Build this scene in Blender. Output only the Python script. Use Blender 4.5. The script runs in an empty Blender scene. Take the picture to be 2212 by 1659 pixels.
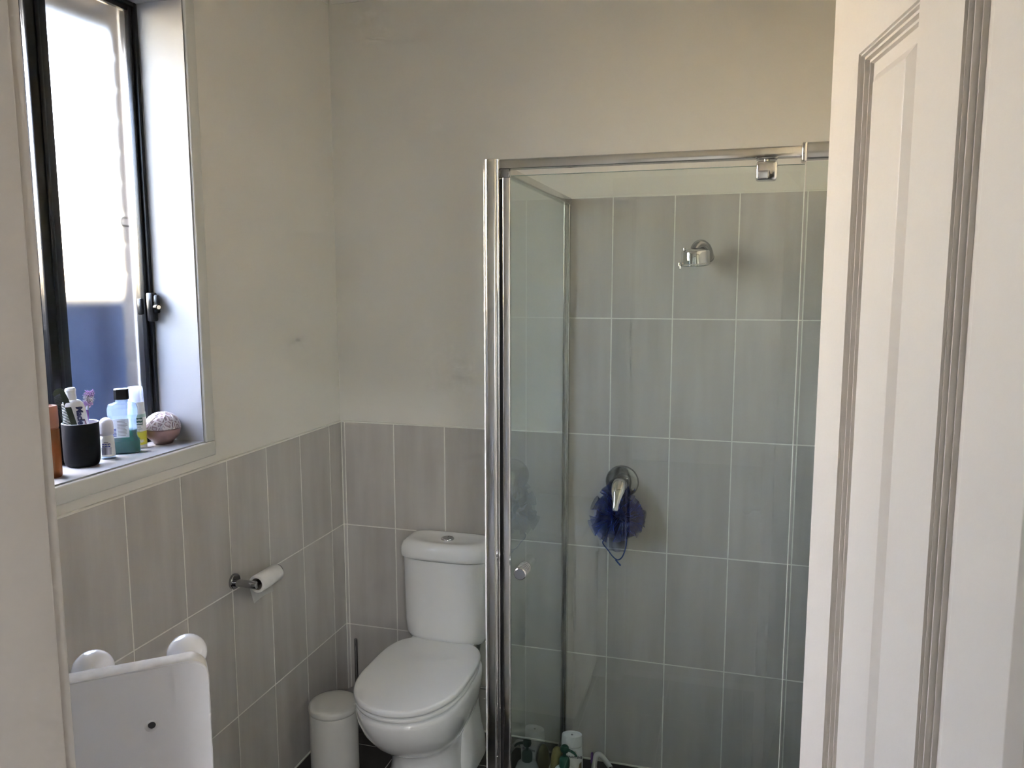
import bpy, bmesh, math, random
from mathutils import Vector, Matrix

random.seed(4)
SC = bpy.context.scene
COL = SC.collection
PI = math.pi

# ------------------------------------------------------------------ camera
cam_d = bpy.data.cameras.new('camera')
cam = bpy.data.objects.new('camera', cam_d)
COL.objects.link(cam)
cam_d.sensor_fit = 'HORIZONTAL'
cam_d.sensor_width = 36.0
cam_d.lens = 1700.15 / 2212 * 36.0
cam_d.clip_start = 0.02
CAM = Vector((1.4322, -2.6438, 1.7121))
yaw, pitch, roll = 0.2796, -0.1253, -0.0009
fw = Vector((-math.sin(yaw) * math.cos(pitch), math.cos(yaw) * math.cos(pitch), math.sin(pitch)))
rt0 = Vector((math.cos(yaw), math.sin(yaw), 0))
up0 = rt0.cross(fw)
rt = rt0 * math.cos(roll) + up0 * math.sin(roll)
up = -rt0 * math.sin(roll) + up0 * math.cos(roll)
m = Matrix.Identity(4)
for i in range(3):
    m[i][0], m[i][1], m[i][2], m[i][3] = rt[i], up[i], -fw[i], CAM[i]
cam.matrix_world = m
SC.camera = cam

# ------------------------------------------------------------------ world, lights, exposure
SC.view_settings.view_transform = 'Standard'
SC.view_settings.look = 'None'
SC.view_settings.gamma = 1.0
SC.view_settings.use_curve_mapping = False
SC.view_settings.exposure = 1.68

world = bpy.data.worlds.new('sky')
SC.world = world
world.use_nodes = True
wn, wl = world.node_tree.nodes, world.node_tree.links
wn.clear()
wo = wn.new('ShaderNodeOutputWorld')
wb = wn.new('ShaderNodeBackground')
sky = wn.new('ShaderNodeTexSky')
sky.sky_type = 'NISHITA'
sky.sun_disc = False
sky.sun_elevation = math.radians(24)
sky.sun_rotation = math.radians(-90)
sky.air_density = 1.0
sky.dust_density = 1.5
wt = wn.new('ShaderNodeVectorMath'); wt.operation = 'MULTIPLY'; wt.inputs[1].default_value = (0.92, 1.0, 1.23)   # white balance
wl.new(sky.outputs[0], wt.inputs[0])
wl.new(wt.outputs[0], wb.inputs[0])
wb.inputs[1].default_value = 1.10
wl.new(wb.outputs[0], wo.inputs[0])
world.cycles.sampling_method = 'NONE'   # the sky is only ever reached through the scattering window glass

def area(name, loc, rot, sx, sy, power, color, portal=False):
    d = bpy.data.lights.new(name, 'AREA')
    d.shape = 'RECTANGLE'
    d.size, d.size_y = sx, sy
    d.energy = power
    d.color = color
    o = bpy.data.objects.new(name, d)
    o.location = loc
    o.rotation_euler = rot
    COL.objects.link(o)
    if portal:
        d.cycles.is_portal = True
    return o

# daylight from the bedroom window behind the camera
area('bedroom_window_light', (3.62, -6.55, 1.40), (PI / 2, 0, 0), 0.5, 1.5, 8, (0.97, 0.98, 1.0))
# unseen lamp added high in the bedroom as fill for toilet and low tiles
area('bedroom_fill_light', (2.30, -4.4, 2.70), (0, 0, 0), 0.28, 0.28, 20, (0.96, 0.99, 1.0))
SC.cycles.max_bounces = 6
SC.cycles.diffuse_bounces = 4
SC.cycles.adaptive_threshold = 0.07
SC.cycles.transmission_bounces = 4
SC.cycles.glossy_bounces = 3
SC.cycles.transparent_max_bounces = 12

# ------------------------------------------------------------------ materials
MATS = {}
def mat(name, color=(0.8, 0.8, 0.8), rough=0.5, metal=0.0, spec=0.5, coat=0.0, noise=0.0, nscale=20, stretch=(1, 1, 1), bump=0.0, bscale=200, trans=0.0, ior=1.45, emit=None):
    if name in MATS:
        return MATS[name]
    mt = bpy.data.materials.new(name)
    mt.use_nodes = True
    n, l = mt.node_tree.nodes, mt.node_tree.links
    b = n['Principled BSDF']
    b.inputs['Base Color'].default_value = (*color, 1)
    b.inputs['Roughness'].default_value = rough
    b.inputs['Metallic'].default_value = metal
    b.inputs['Specular IOR Level'].default_value = spec
    b.inputs['Coat Weight'].default_value = coat
    b.inputs['Transmission Weight'].default_value = trans
    b.inputs['IOR'].default_value = ior
    tc = n.new('ShaderNodeTexCoord')
    if noise > 0:
        mp = n.new('ShaderNodeMapping')
        mp.inputs['Scale'].default_value = stretch
        l.new(tc.outputs['Object'], mp.inputs[0])
        t = n.new('ShaderNodeTexNoise')
        t.inputs['Scale'].default_value = nscale
        t.inputs['Detail'].default_value = 4
        l.new(mp.outputs[0], t.inputs['Vector'])
        r = n.new('ShaderNodeMapRange')
        r.inputs[1].default_value, r.inputs[2].default_value = 0.3, 0.7
        r.inputs[3].default_value, r.inputs[4].default_value = 1 - noise, 1 + noise
        l.new(t.outputs[0], r.inputs[0])
        mx = n.new('ShaderNodeVectorMath')
        mx.operation = 'SCALE'
        mx.inputs[0].default_value = color
        l.new(r.outputs[0], mx.inputs[3])
        l.new(mx.outputs[0], b.inputs['Base Color'])
    if bump > 0:
        t2 = n.new('ShaderNodeTexNoise')
        t2.inputs['Scale'].default_value = bscale
        t2.inputs['Detail'].default_value = 3
        l.new(tc.outputs['Object'], t2.inputs['Vector'])
        bp = n.new('ShaderNodeBump')
        bp.inputs['Strength'].default_value = bump
        bp.inputs['Distance'].default_value = 0.001
        l.new(t2.outputs[0], bp.inputs['Height'])
        l.new(bp.outputs[0], b.inputs['Normal'])
    MATS[name] = mt
    return mt

def mat_nodes(name):
    mt = bpy.data.materials.new(name)
    mt.use_nodes = True
    mt.node_tree.nodes.clear()
    MATS[name] = mt
    return mt, mt.node_tree.nodes, mt.node_tree.links

WALL = mat('wall_paint', (0.84, 0.82, 0.76), 0.55, noise=0.012, nscale=3, bump=0.12, bscale=260)
CEIL = mat('ceiling_paint', (0.86, 0.85, 0.81), 0.8, noise=0.01)
TRIM_DIM = mat('dimmed_trim_paint', (0.37, 0.37, 0.37), 0.38, noise=0.01, nscale=8, bump=0.04, bscale=90)  # white reveal boards, colour darkened to offset the strong window light on them
DOORP = mat('door_paint', (0.66, 0.625, 0.59), 0.35, noise=0.01, nscale=5, bump=0.10, bscale=120)
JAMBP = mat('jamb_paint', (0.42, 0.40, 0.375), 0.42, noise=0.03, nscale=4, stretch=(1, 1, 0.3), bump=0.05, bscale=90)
GROUT = mat('grout', (0.92, 0.905, 0.85), 0.9, noise=0.05, nscale=60)
CAULK = mat('caulk', (0.86, 0.85, 0.78), 0.5, noise=0.03, nscale=40)
FLOORT = mat('floor_tile', (0.045, 0.040, 0.038), 0.45, noise=0.15, nscale=12)
FGROUT = mat('floor_grout', (0.60, 0.58, 0.54), 0.9, noise=0.08, nscale=60)
CHROME = mat('chrome', (0.78, 0.78, 0.79), 0.06, 1.0)
DCHROME = mat('chrome_dark', (0.40, 0.40, 0.42), 0.10, 1.0)
ALU = mat('polished_aluminium', (0.66, 0.66, 0.65), 0.16, 1.0, noise=0.02, nscale=30, stretch=(1, 1, 0.05))
BRUSHED = mat('brushed_steel', (0.42, 0.42, 0.42), 0.28, 1.0)
RUBBER = mat('black_rubber', (0.012, 0.012, 0.013), 0.5)
CERAMIC = mat('white_ceramic', (0.88, 0.885, 0.88), 0.10, coat=0.4, noise=0.004, nscale=3)
SEATP = mat('white_seat_plastic', (0.88, 0.885, 0.88), 0.28, noise=0.004, nscale=3)
BINP = mat('cream_bin_metal', (0.66, 0.65, 0.60), 0.42, noise=0.01, nscale=6)
BLACKF = mat('black_window_frame', (0.006, 0.006, 0.007), 0.30, noise=0.2, nscale=40)
BRICK = mat('brick', (0.10, 0.09, 0.085), 0.9, noise=0.18, nscale=30, bump=0.5, bscale=120)
MORTAR = mat('mortar', (0.24, 0.22, 0.19), 0.95, noise=0.1, nscale=80)
FENCE = mat('fence_steel', (0.007, 0.022, 0.080), 0.6, noise=0.06, nscale=6)
SOFFIT = mat('soffit_paint', (0.22, 0.21, 0.19), 0.8, noise=0.02)
GROUND = mat('ground', (0.06, 0.055, 0.05), 0.95, noise=0.2, nscale=8)
CARPET = mat('carpet', (0.36, 0.33, 0.29), 0.95, noise=0.15, nscale=200)
PAPER = mat('toilet_paper', (0.86, 0.85, 0.83), 0.95, noise=0.03, nscale=40, bump=0.4, bscale=300)
CARD = mat('cardboard', (0.30, 0.27, 0.23), 0.9, noise=0.08, nscale=60)
WHITEP = mat('white_plastic', (0.82, 0.83, 0.84), 0.30, noise=0.004)
MIRB = mat('mirror_back_plastic', (0.62, 0.62, 0.65), 0.40, noise=0.01, nscale=8)
MIRTOP = mat('dusty_plastic', (0.58, 0.56, 0.52), 0.8, noise=0.12, nscale=45)
BULBM = mat('bulb_plastic', (0.80, 0.81, 0.84), 0.18, coat=0.3)
MIRG = mat('mirror_glass', (0.9, 0.9, 0.9), 0.02, 1.0)
BLACKP = mat('black_matte_ceramic', (0.005, 0.005, 0.007), 0.6, spec=0.25, noise=0.1, nscale=60)
BLACKC = mat('black_cap_plastic', (0.012, 0.012, 0.013), 0.35)
NAVY = mat('navy_print', (0.02, 0.025, 0.10), 0.4)
GREENP = mat('dark_green_plastic', (0.008, 0.075, 0.05), 0.35)
COMBM = mat('dark_green_comb_plastic', (0.015, 0.028, 0.014), 0.35)
PURPLE = mat('purple_rubber', (0.15, 0.06, 0.30), 0.45)
BRISTLE_P = mat('mauve_bristles', (0.66, 0.46, 0.84), 0.7)
BRISTLE_W = mat('white_bristles', (0.85, 0.82, 0.92), 0.7)
ROSE = mat('rose_brown_ceramic', (0.28, 0.17, 0.16), 0.32, noise=0.04, nscale=20)
LABELW = mat('white_label', (0.80, 0.81, 0.80), 0.4)
LABELG = mat('dark_green_print', (0.02, 0.09, 0.06), 0.4)
LABELY = mat('yellow_green_print', (0.62, 0.60, 0.06), 0.4)
LABELB = mat('blue_print', (0.02, 0.04, 0.28), 0.4)
GREYPR = mat('grey_print', (0.25, 0.25, 0.27), 0.4)
OLIVE = mat('olive_plastic', (0.22, 0.19, 0.07), 0.35, noise=0.04)
BENCH = mat('benchtop_stone', (0.70, 0.69, 0.66), 0.25, noise=0.05, nscale=60)
CABW = mat('cabinet_white', (0.78, 0.77, 0.75), 0.35, noise=0.01)
BEDW = mat('bedroom_wall_paint', (0.80, 0.77, 0.72), 0.8, noise=0.01)

def make_tile_mat():
    mt, n, l = mat_nodes('wall_tile')
    out = n.new('ShaderNodeOutputMaterial')
    b = n.new('ShaderNodeBsdfPrincipled')
    tc = n.new('ShaderNodeTexCoord')
    oi = n.new('ShaderNodeObjectInfo')
    off = n.new('ShaderNodeVectorMath'); off.operation = 'SCALE'
    off.inputs[0].default_value = (31.0, 57.0, 13.0)
    l.new(oi.outputs['Random'], off.inputs[3])
    add = n.new('ShaderNodeVectorMath'); add.operation = 'ADD'
    l.new(tc.outputs['Object'], add.inputs[0]); l.new(off.outputs[0], add.inputs[1])
    mp = n.new('ShaderNodeMapping'); mp.inputs['Scale'].default_value = (1, 1, 0.13)
    l.new(add.outputs[0], mp.inputs[0])
    t = n.new('ShaderNodeTexNoise'); t.inputs['Scale'].default_value = 17; t.inputs['Detail'].default_value = 5; t.inputs['Roughness'].default_value = 0.5
    l.new(mp.outputs[0], t.inputs['Vector'])
    r = n.new('ShaderNodeValToRGB')
    r.color_ramp.elements[0].position = 0.30; r.color_ramp.elements[0].color = (0.520, 0.492, 0.462, 1)
    r.color_ramp.elements[1].position = 0.72; r.color_ramp.elements[1].color = (0.615, 0.592, 0.562, 1)
    l.new(t.outputs[0], r.inputs[0])
    mr = n.new('ShaderNodeMapRange'); mr.inputs[3].default_value = 0.965; mr.inputs[4].default_value = 1.035
    l.new(oi.outputs['Random'], mr.inputs[0])
    sc = n.new('ShaderNodeVectorMath'); sc.operation = 'SCALE'
    l.new(r.outputs[0], sc.inputs[0]); l.new(mr.outputs[0], sc.inputs[3])
    l.new(sc.outputs[0], b.inputs['Base Color'])
    b.inputs['Roughness'].default_value = 0.42
    l.new(b.outputs[0], out.inputs[0])
    return mt
TILE = make_tile_mat()

def glass_mat(name, tint, f0=1.5, rough=0.0):
    """clear glazing: Fresnel-weighted mirror reflection over tinted see-through"""
    mt, n, l = mat_nodes(name)
    out = n.new('ShaderNodeOutputMaterial')
    tr = n.new('ShaderNodeBsdfTransparent'); tr.inputs[0].default_value = (*tint, 1)
    gl = n.new('ShaderNodeBsdfGlossy'); gl.inputs['Roughness'].default_value = rough
    fr = n.new('ShaderNodeFresnel'); fr.inputs[0].default_value = f0
    mx = n.new('ShaderNodeMixShader')
    ge = n.new('ShaderNodeNewGeometry')
    iv = n.new('ShaderNodeMath'); iv.operation = 'SUBTRACT'; iv.inputs[0].default_value = 1.0
    l.new(ge.outputs['Backfacing'], iv.inputs[1])
    mu = n.new('ShaderNodeMath'); mu.operation = 'MULTIPLY'
    l.new(fr.outputs[0], mu.inputs[0]); l.new(iv.outputs[0], mu.inputs[1])
    l.new(mu.outputs[0], mx.inputs[0]); l.new(tr.outputs[0], mx.inputs[1]); l.new(gl.outputs[0], mx.inputs[2])
    l.new(mx.outputs[0], out.inputs[0])
    return mt
SHGLASS = glass_mat('shower_glass', (0.935, 0.965, 0.95), 1.75)
CLEARP = glass_mat('clear_plastic', (0.80, 0.86, 0.93), 1.45, 0.05)
GEDGE = mat('glass_edge_green', (0.42, 0.55, 0.50), 0.15, trans=0.3)

def make_pane_mat():
    """obscure glazing: the textured inner face scatters what falls on the glass from outside; specks of dust"""
    mt, n, l = mat_nodes('obscure_window_glass')
    out = n.new('ShaderNodeOutputMaterial')
    tc = n.new('ShaderNodeTexCoord')
    d1 = n.new('ShaderNodeTexNoise'); d1.inputs['Scale'].default_value = 190; d1.inputs['Detail'].default_value = 4
    l.new(tc.outputs['Object'], d1.inputs['Vector'])
    d2 = n.new('ShaderNodeTexNoise'); d2.inputs['Scale'].default_value = 9; d2.inputs['Detail'].default_value = 5
    l.new(tc.outputs['Object'], d2.inputs['Vector'])
    mr = n.new('ShaderNodeMapRange'); mr.inputs[1].default_value = 0.67; mr.inputs[2].default_value = 0.76; mr.inputs[3].default_value = 0.0; mr.inputs[4].default_value = 0.5
    l.new(d1.outputs[0], mr.inputs[0])
    m2 = n.new('ShaderNodeMapRange'); m2.inputs[1].default_value = 0.3; m2.inputs[2].default_value = 0.7; m2.inputs[3].default_value = 0.86; m2.inputs[4].default_value = 0.96
    l.new(d2.outputs[0], m2.inputs[0])
    cc = n.new('ShaderNodeVectorMath'); cc.operation = 'SCALE'; cc.inputs[0].default_value = (0.97, 0.985, 1.0)
    l.new(m2.outputs[0], cc.inputs[3])
    tl = n.new('ShaderNodeBsdfTranslucent'); l.new(cc.outputs[0], tl.inputs[0])
    df = n.new('ShaderNodeBsdfDiffuse'); df.inputs[0].default_value = (0.8, 0.8, 0.8, 1)
    rf = n.new('ShaderNodeBsdfRefraction'); rf.inputs['IOR'].default_value = 1.3; rf.inputs['Roughness'].default_value = 0.30
    l.new(cc.outputs[0], rf.inputs[0])
    mxf = n.new('ShaderNodeMixShader'); mxf.inputs[0].default_value = 0.995
    l.new(tl.outputs[0], mxf.inputs[1]); l.new(rf.outputs[0], mxf.inputs[2])
    mx2 = n.new('ShaderNodeMixShader')
    l.new(mr.outputs[0], mx2.inputs[0]); l.new(mxf.outputs[0], mx2.inputs[1]); l.new(df.outputs[0], mx2.inputs[2])
    gl = n.new('ShaderNodeBsdfGlossy'); gl.inputs['Roughness'].default_value = 0.15
    fr = n.new('ShaderNodeFresnel'); fr.inputs[0].default_value = 1.2
    mx3 = n.new('ShaderNodeMixShader')
    l.new(fr.outputs[0], mx3.inputs[0]); l.new(mx2.outputs[0], mx3.inputs[1]); l.new(gl.outputs[0], mx3.inputs[2])
    l.new(mx3.outputs[0], out.inputs[0])
    return mt
PANE = make_pane_mat()
PANEOUT = glass_mat('window_glass_outer', (0.96, 0.97, 0.97), 1.3)

def mesh_fabric(name, color, dens):
    mt, n, l = mat_nodes(name)
    out = n.new('ShaderNodeOutputMaterial')
    tr = n.new('ShaderNodeBsdfTransparent')
    df = n.new('ShaderNodeBsdfPrincipled'); df.inputs['Base Color'].default_value = (*color, 1); df.inputs['Roughness'].default_value = 0.45
    tl = n.new('ShaderNodeBsdfTranslucent'); tl.inputs[0].default_value = (*color, 1)
    lw = n.new('ShaderNodeLayerWeight'); lw.inputs[0].default_value = 0.5
    mr = n.new('ShaderNodeMapRange'); mr.inputs[3].default_value = dens; mr.inputs[4].default_value = 1.0
    l.new(lw.outputs['Facing'], mr.inputs[0])
    m0 = n.new('ShaderNodeMixShader'); m0.inputs[0].default_value = 0.3
    l.new(df.outputs[0], m0.inputs[1]); l.new(tl.outputs[0], m0.inputs[2])
    mx = n.new('ShaderNodeMixShader')
    l.new(mr.outputs[0], mx.inputs[0]); l.new(tr.outputs[0], mx.inputs[1]); l.new(m0.outputs[0], mx.inputs[2])
    l.new(mx.outputs[0], out.inputs[0])
    return mt
PUFF = mesh_fabric('blue_nylon_mesh', (0.03, 0.075, 0.33), 0.40)

def tinted(name, color, rough=0.15, clear=0.6):
    """translucent plastic: see-through tint under a glossy, slightly cloudy skin"""
    mt, n, l = mat_nodes(name)
    out = n.new('ShaderNodeOutputMaterial')
    tr = n.new('ShaderNodeBsdfTransparent'); tr.inputs[0].default_value = (*color, 1)
    pr = n.new('ShaderNodeBsdfPrincipled'); pr.inputs['Base Color'].default_value = (*color, 1); pr.inputs['Roughness'].default_value = rough
    tl = n.new('ShaderNodeBsdfTranslucent'); tl.inputs[0].default_value = (*color, 1)
    m0 = n.new('ShaderNodeMixShader'); m0.inputs[0].default_value = 0.5
    l.new(pr.outputs[0], m0.inputs[1]); l.new(tl.outputs[0], m0.inputs[2])
    mx = n.new('ShaderNodeMixShader'); mx.inputs[0].default_value = 1 - clear
    l.new(tr.outputs[0], mx.inputs[1]); l.new(m0.outputs[0], mx.inputs[2])
    l.new(mx.outputs[0], out.inputs[0])
    return mt
AMBER = tinted('amber_plastic', (0.24, 0.115, 0.05), 0.2, 0.22)
AMBERCAP = tinted('peach_plastic', (0.33, 0.19, 0.135), 0.3, 0.10)
GREENLIQ = tinted('green_liquid', (0.003, 0.20, 0.15), 0.1, 0.40)
FROSTCAP = tinted('frosted_cap_plastic', (0.80, 0.84, 0.93), 0.25, 0.45)

def dome_pattern():
    mt, n, l = mat_nodes('leaf_pattern_glaze')
    out = n.new('ShaderNodeOutputMaterial')
    b = n.new('ShaderNodeBsdfPrincipled')
    tc = n.new('ShaderNodeTexCoord')
    v = n.new('ShaderNodeTexVoronoi'); v.feature = 'DISTANCE_TO_EDGE'; v.inputs['Scale'].default_value = 62
    l.new(tc.outputs['Object'], v.inputs['Vector'])
    r = n.new('ShaderNodeValToRGB')
    e = r.color_ramp.elements
    e[0].position = 0.05; e[0].color = (0.62, 0.57, 0.58, 1)
    e[1].position = 0.16; e[1].color = (0.24, 0.15, 0.17, 1)
    x = e.new(0.34); x.color = (0.50, 0.44, 0.47, 1)
    l.new(v.outputs['Distance'], r.inputs[0])
    l.new(r.outputs[0], b.inputs['Base Color'])
    b.inputs['Roughness'].default_value = 0.3
    l.new(b.outputs[0], out.inputs[0])
    return mt
LEAFPAT = dome_pattern()

# ------------------------------------------------------------------ helpers
def bm_obj(name, bm, material, parent=None, loc=None, smooth=False, auto=None):
    """bmesh in world coordinates -> object whose origin is loc (or the parent's frame)"""
    me = bpy.data.meshes.new(name)
    bmesh.ops.recalc_face_normals(bm, faces=bm.faces)
    if loc is not None and parent is None:
        bmesh.ops.translate(bm, verts=bm.verts, vec=-Vector(loc))
    bm.to_mesh(me)
    bm.free()
    if isinstance(material, (list, tuple)):
        for x in material: me.materials.append(x)
    else:
        me.materials.append(material)
    if smooth:
        for p in me.polygons: p.use_smooth = True
        if auto is not None:
            me.set_sharp_from_angle(angle=math.radians(auto))
    o = bpy.data.objects.new(name, me)
    COL.objects.link(o)
    if parent is not None:
        o.parent = parent
        if parent.type == 'EMPTY' and not parent.get('local_frame'):
            o.location = -Vector(parent['_at'])
        elif parent.get('_at') is not None and parent.type == 'MESH':
            o.location = -Vector(parent['_at'])
    elif loc is not None:
        o.location = loc
        o['_at'] = list(loc)
    return o

def thing(name, label, cat, loc, group=None, rot=None):
    o = bpy.data.objects.new(name, None)
    o.empty_display_size = 0.05
    COL.objects.link(o)
    o.location = loc
    o['_at'] = list(loc)
    if rot is not None:
        o.rotation_euler = rot
        o['local_frame'] = 1
    o['label'] = label
    o['category'] = cat
    if group: o['group'] = group
    return o

def local_thing(name, label, cat, loc, rot=(0, 0, 0), group=None):
    """thing whose parts are modelled in its own frame"""
    return thing(name, label, cat, loc, group, rot)

def struct(o, label=None):
    o['kind'] = 'structure'
    if label: o['label'] = label
    return o

def tag(o, label, cat, group=None):
    o['label'] = label; o['category'] = cat
    if group: o['group'] = group
    return o

def box(bm, x0, x1, y0, y1, z0, z1, bev=0.0, seg=2):
    vs = [bm.verts.new(p) for p in ((x0, y0, z0), (x1, y0, z0), (x1, y1, z0), (x0, y1, z0), (x0, y0, z1), (x1, y0, z1), (x1, y1, z1), (x0, y1, z1))]
    fs = [bm.faces.new([vs[i] for i in f]) for f in ((0, 3, 2, 1), (4, 5, 6, 7), (0, 1, 5, 4), (1, 2, 6, 5), (2, 3, 7, 6), (3, 0, 4, 7))]
    if bev > 0:
        es = list({e for f in fs for e in f.edges})
        bmesh.ops.bevel(bm, geom=es, offset=bev, segments=seg, affect='EDGES', profile=0.5)
    return vs

def boxo(name, b, material, parent=None, loc=None, bev=0.0, seg=2):
    bm = bmesh.new()
    box(bm, *b, bev=bev, seg=seg)
    return bm_obj(name, bm, material, parent, loc, smooth=bev > 0, auto=40 if bev > 0 else None)

def loft(bm, rings, cap0=True, cap1=True):
    vr = [[bm.verts.new(p) for p in r] for r in rings]
    n = len(vr[0])
    for a, b in zip(vr[:-1], vr[1:]):
        for i in range(n):
            j = (i + 1) % n
            bm.faces.new((a[i], a[j], b[j], b[i]))
    if cap0: bm.faces.new(list(reversed(vr[0])))
    if cap1: bm.faces.new(vr[-1])
    return vr

def lathe(bm, prof, c=(0, 0, 0), seg=40, cap0=True, cap1=True, M=None):
    rings = []
    for r, z in prof:
        ring = []
        for i in range(seg):
            a = 2 * PI * i / seg
            p = Vector((r * math.cos(a), r * math.sin(a), z))
            if M is not None: p = M @ p
            ring.append((p.x + c[0], p.y + c[1], p.z + c[2]))
        rings.append(ring)
    return loft(bm, rings, cap0, cap1)

def axisM(d):
    return Vector((0, 0, 1)).rotation_difference(Vector(d).normalized()).to_matrix()

def tube(bm, pts, r, seg=12, smooth_n=0, caps=True):
    pts = [Vector(p) for p in pts]
    if smooth_n:
        out = []
        P = [pts[0]] + pts + [pts[-1]]
        for k in range(1, len(P) - 2):
            p0, p1, p2, p3 = P[k - 1], P[k], P[k + 1], P[k + 2]
            for s in range(smooth_n):
                t = s / smooth_n
                out.append(0.5 * ((2 * p1) + (-p0 + p2) * t + (2 * p0 - 5 * p1 + 4 * p2 - p3) * t * t + (-p0 + 3 * p1 - 3 * p2 + p3) * t ** 3))
        out.append(pts[-1])
        pts = out
    rr = r if isinstance(r, (list, tuple)) else [r] * len(pts)
    if len(rr) != len(pts):
        rr = [rr[0] + (rr[-1] - rr[0]) * i / (len(pts) - 1) for i in range(len(pts))]
    t0 = (pts[1] - pts[0]).normalized()
    nrm = t0.orthogonal().normalized()
    rings = []
    for i, p in enumerate(pts):
        t = (pts[min(i + 1, len(pts) - 1)] - pts[max(i - 1, 0)]).normalized()
        nrm = (nrm - t * nrm.dot(t)).normalized()
        bn = t.cross(nrm)
        rings.append([tuple(p + (nrm * math.cos(2 * PI * k / seg) + bn * math.sin(2 * PI * k / seg)) * rr[i]) for k in range(seg)])
    return loft(bm, rings, caps, caps)

def tubeo(name, pts, r, material, parent=None, loc=None, seg=12, smooth_n=0):
    bm = bmesh.new()
    tube(bm, pts, r, seg, smooth_n)
    return bm_obj(name, bm, material, parent, loc, True, 50)

def latheo(name, prof, c, material, parent=None, loc=None, seg=40, M=None, auto=40, cap0=True, cap1=True):
    bm = bmesh.new()
    lathe(bm, prof, c, seg, cap0, cap1, M)
    return bm_obj(name, bm, material, parent, loc, True, auto)

def text_obj(name, body, size, material, parent, M, extrude=0.0002, align='CENTER', shear=0.0, bold=0.0, xs=1.0):
    """lettering as a thin mesh; M maps the text plane (x right, y up, z out) into the parent's frame"""
    cu = bpy.data.curves.new(name, 'FONT')
    cu.body = body
    cu.size = size
    cu.align_x = align
    cu.align_y = 'CENTER'
    cu.extrude = extrude
    cu.shear = shear
    cu.offset = bold
    cu.resolution_u = 3
    tmp = bpy.data.objects.new('tmp_text', cu)
    COL.objects.link(tmp)
    dg = bpy.context.evaluated_depsgraph_get()
    me = bpy.data.meshes.new_from_object(tmp.evaluated_get(dg))
    bpy.data.objects.remove(tmp)
    bpy.data.curves.remove(cu)
    me.transform(Matrix.Diagonal((xs, 1, 1, 1)))
    me.transform(M)
    me.materials.clear()
    me.materials.append(material)
    o = bpy.data.objects.new(name, me)
    COL.objects.link(o)
    o.parent = parent
    if not parent.get('local_frame') and parent.get('_at') is not None:
        o.location = -Vector(parent['_at'])
    return o

def frameM(origin, xdir, ydir):
    x = Vector(xdir).normalized(); y = Vector(ydir).normalized(); z = x.cross(y)
    M = Matrix.Identity(4)
    for i in range(3):
        M[i][0], M[i][1], M[i][2], M[i][3] = x[i], y[i], z[i], origin[i]
    return M

# ------------------------------------------------------------------ room dimensions
XR, YF, ZC = 1.78, -2.25, 2.775      # right wall, door wall inner face, ceiling
ZF = 0.04                            # bathroom floor (shower floor is 40 mm lower)
TW, TH = 0.2016, 0.40
TD = 0.008                           # tile thickness: tile faces lie on x=0 / y=0
SX = 0.870                           # shower return screen
SY = -0.86                           # shower front screen
WY0, WY1, WZ0, WZ1 = -1.49, -0.80, 1.278, 2.455   # window opening

# floor ---------------------------------------------------------------
bm = bmesh.new()
box(bm, -0.25, XR + 0.15, YF - 0.11, SY - 0.02, -0.15, ZF - 0.0012)
box(bm, -0.25, SX - 0.02, SY - 0.02, 0.15, -0.15, ZF - 0.0012)
floor = struct(bm_obj('floor', bm, FGROUT), 'dark tiled bathroom floor with pale grout lines')
bm = bmesh.new(); box(bm, -0.148, 0.148, -0.148, 0.148, -0.006, 0, bev=0.0008, seg=1)
ftile = bm_obj('tile', bm, FLOORT, floor); ftile.location = (0.15, -0.05, ZF)
ftile_me = ftile.data
def place_mesh(me, name, parent, loc):
    o = bpy.data.objects.new(name, me); COL.objects.link(o); o.parent = parent; o.location = loc
    return o
first = True
for iy in range(8):
    for ix in range(6):
        cx, cy = 0.15 + 0.3 * ix, -0.05 - 0.3 * iy
        if cy + 0.15 > SY and cx + 0.15 > SX:
            if cx - 0.15 < SX:      # cut tile beside the shower screen
                bm = bmesh.new(); box(bm, -0.148, SX - 0.022 - cx, -0.148, 0.148, -0.006, 0, bev=0.0008, seg=1)
                o = bm_obj('tile', bm, FLOORT, floor); o.location = (cx, cy, ZF)
            continue
        if first:
            first = False; ftile.location = (cx, cy, ZF); continue
        place_mesh(ftile_me, 'tile', floor, (cx, cy, ZF))
sfl = boxo('floor_shower', (SX - 0.0, XR + 0.15, SY - 0.02, 0.15, -0.15, -0.0012), FGROUT)
struct(sfl, 'dark tiled shower floor set below the bathroom floor')
for iy in range(3):
    for ix in range(3):
        cx, cy = SX + 0.02 + 0.15 + 0.3 * ix, -0.15 - 0.3 * iy
        place_mesh(ftile_me, 'tile', sfl, (cx, cy, 0.0))

# ceiling and cornice -------------------------------------------------
ceil = struct(boxo('ceiling', (-0.25, XR + 0.15, YF - 0.11, 0.15, ZC, ZC + 0.1), CEIL), 'plain white plasterboard ceiling')
def cornice(name, p0, p1, inward):
    bm = bmesh.new()
    prof = [(0, 0), (0, -0.075)] + [(0.075 - 0.071 * math.cos(a), -0.075 + 0.071 * math.sin(a)) for a in [PI / 2 * k / 6 for k in range(0, 7)]] + [(0.075, 0)]
    rings = []
    for p in (p0, p1):
        rings.append([(p[0] + inward[0] * u, p[1] + inward[1] * u, ZC + w) for u, w in prof])
    loft(bm, rings)
    o = bm_obj(name, bm, CEIL, None, None, True, 30)
    return struct(o, 'coved plaster cornice under the ceiling')
cornice('trim_1', (-TD, 0.0), (-TD, YF), (1, 0))
cornice('trim_2', (0, TD), (XR, TD), (0, -1))

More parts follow.
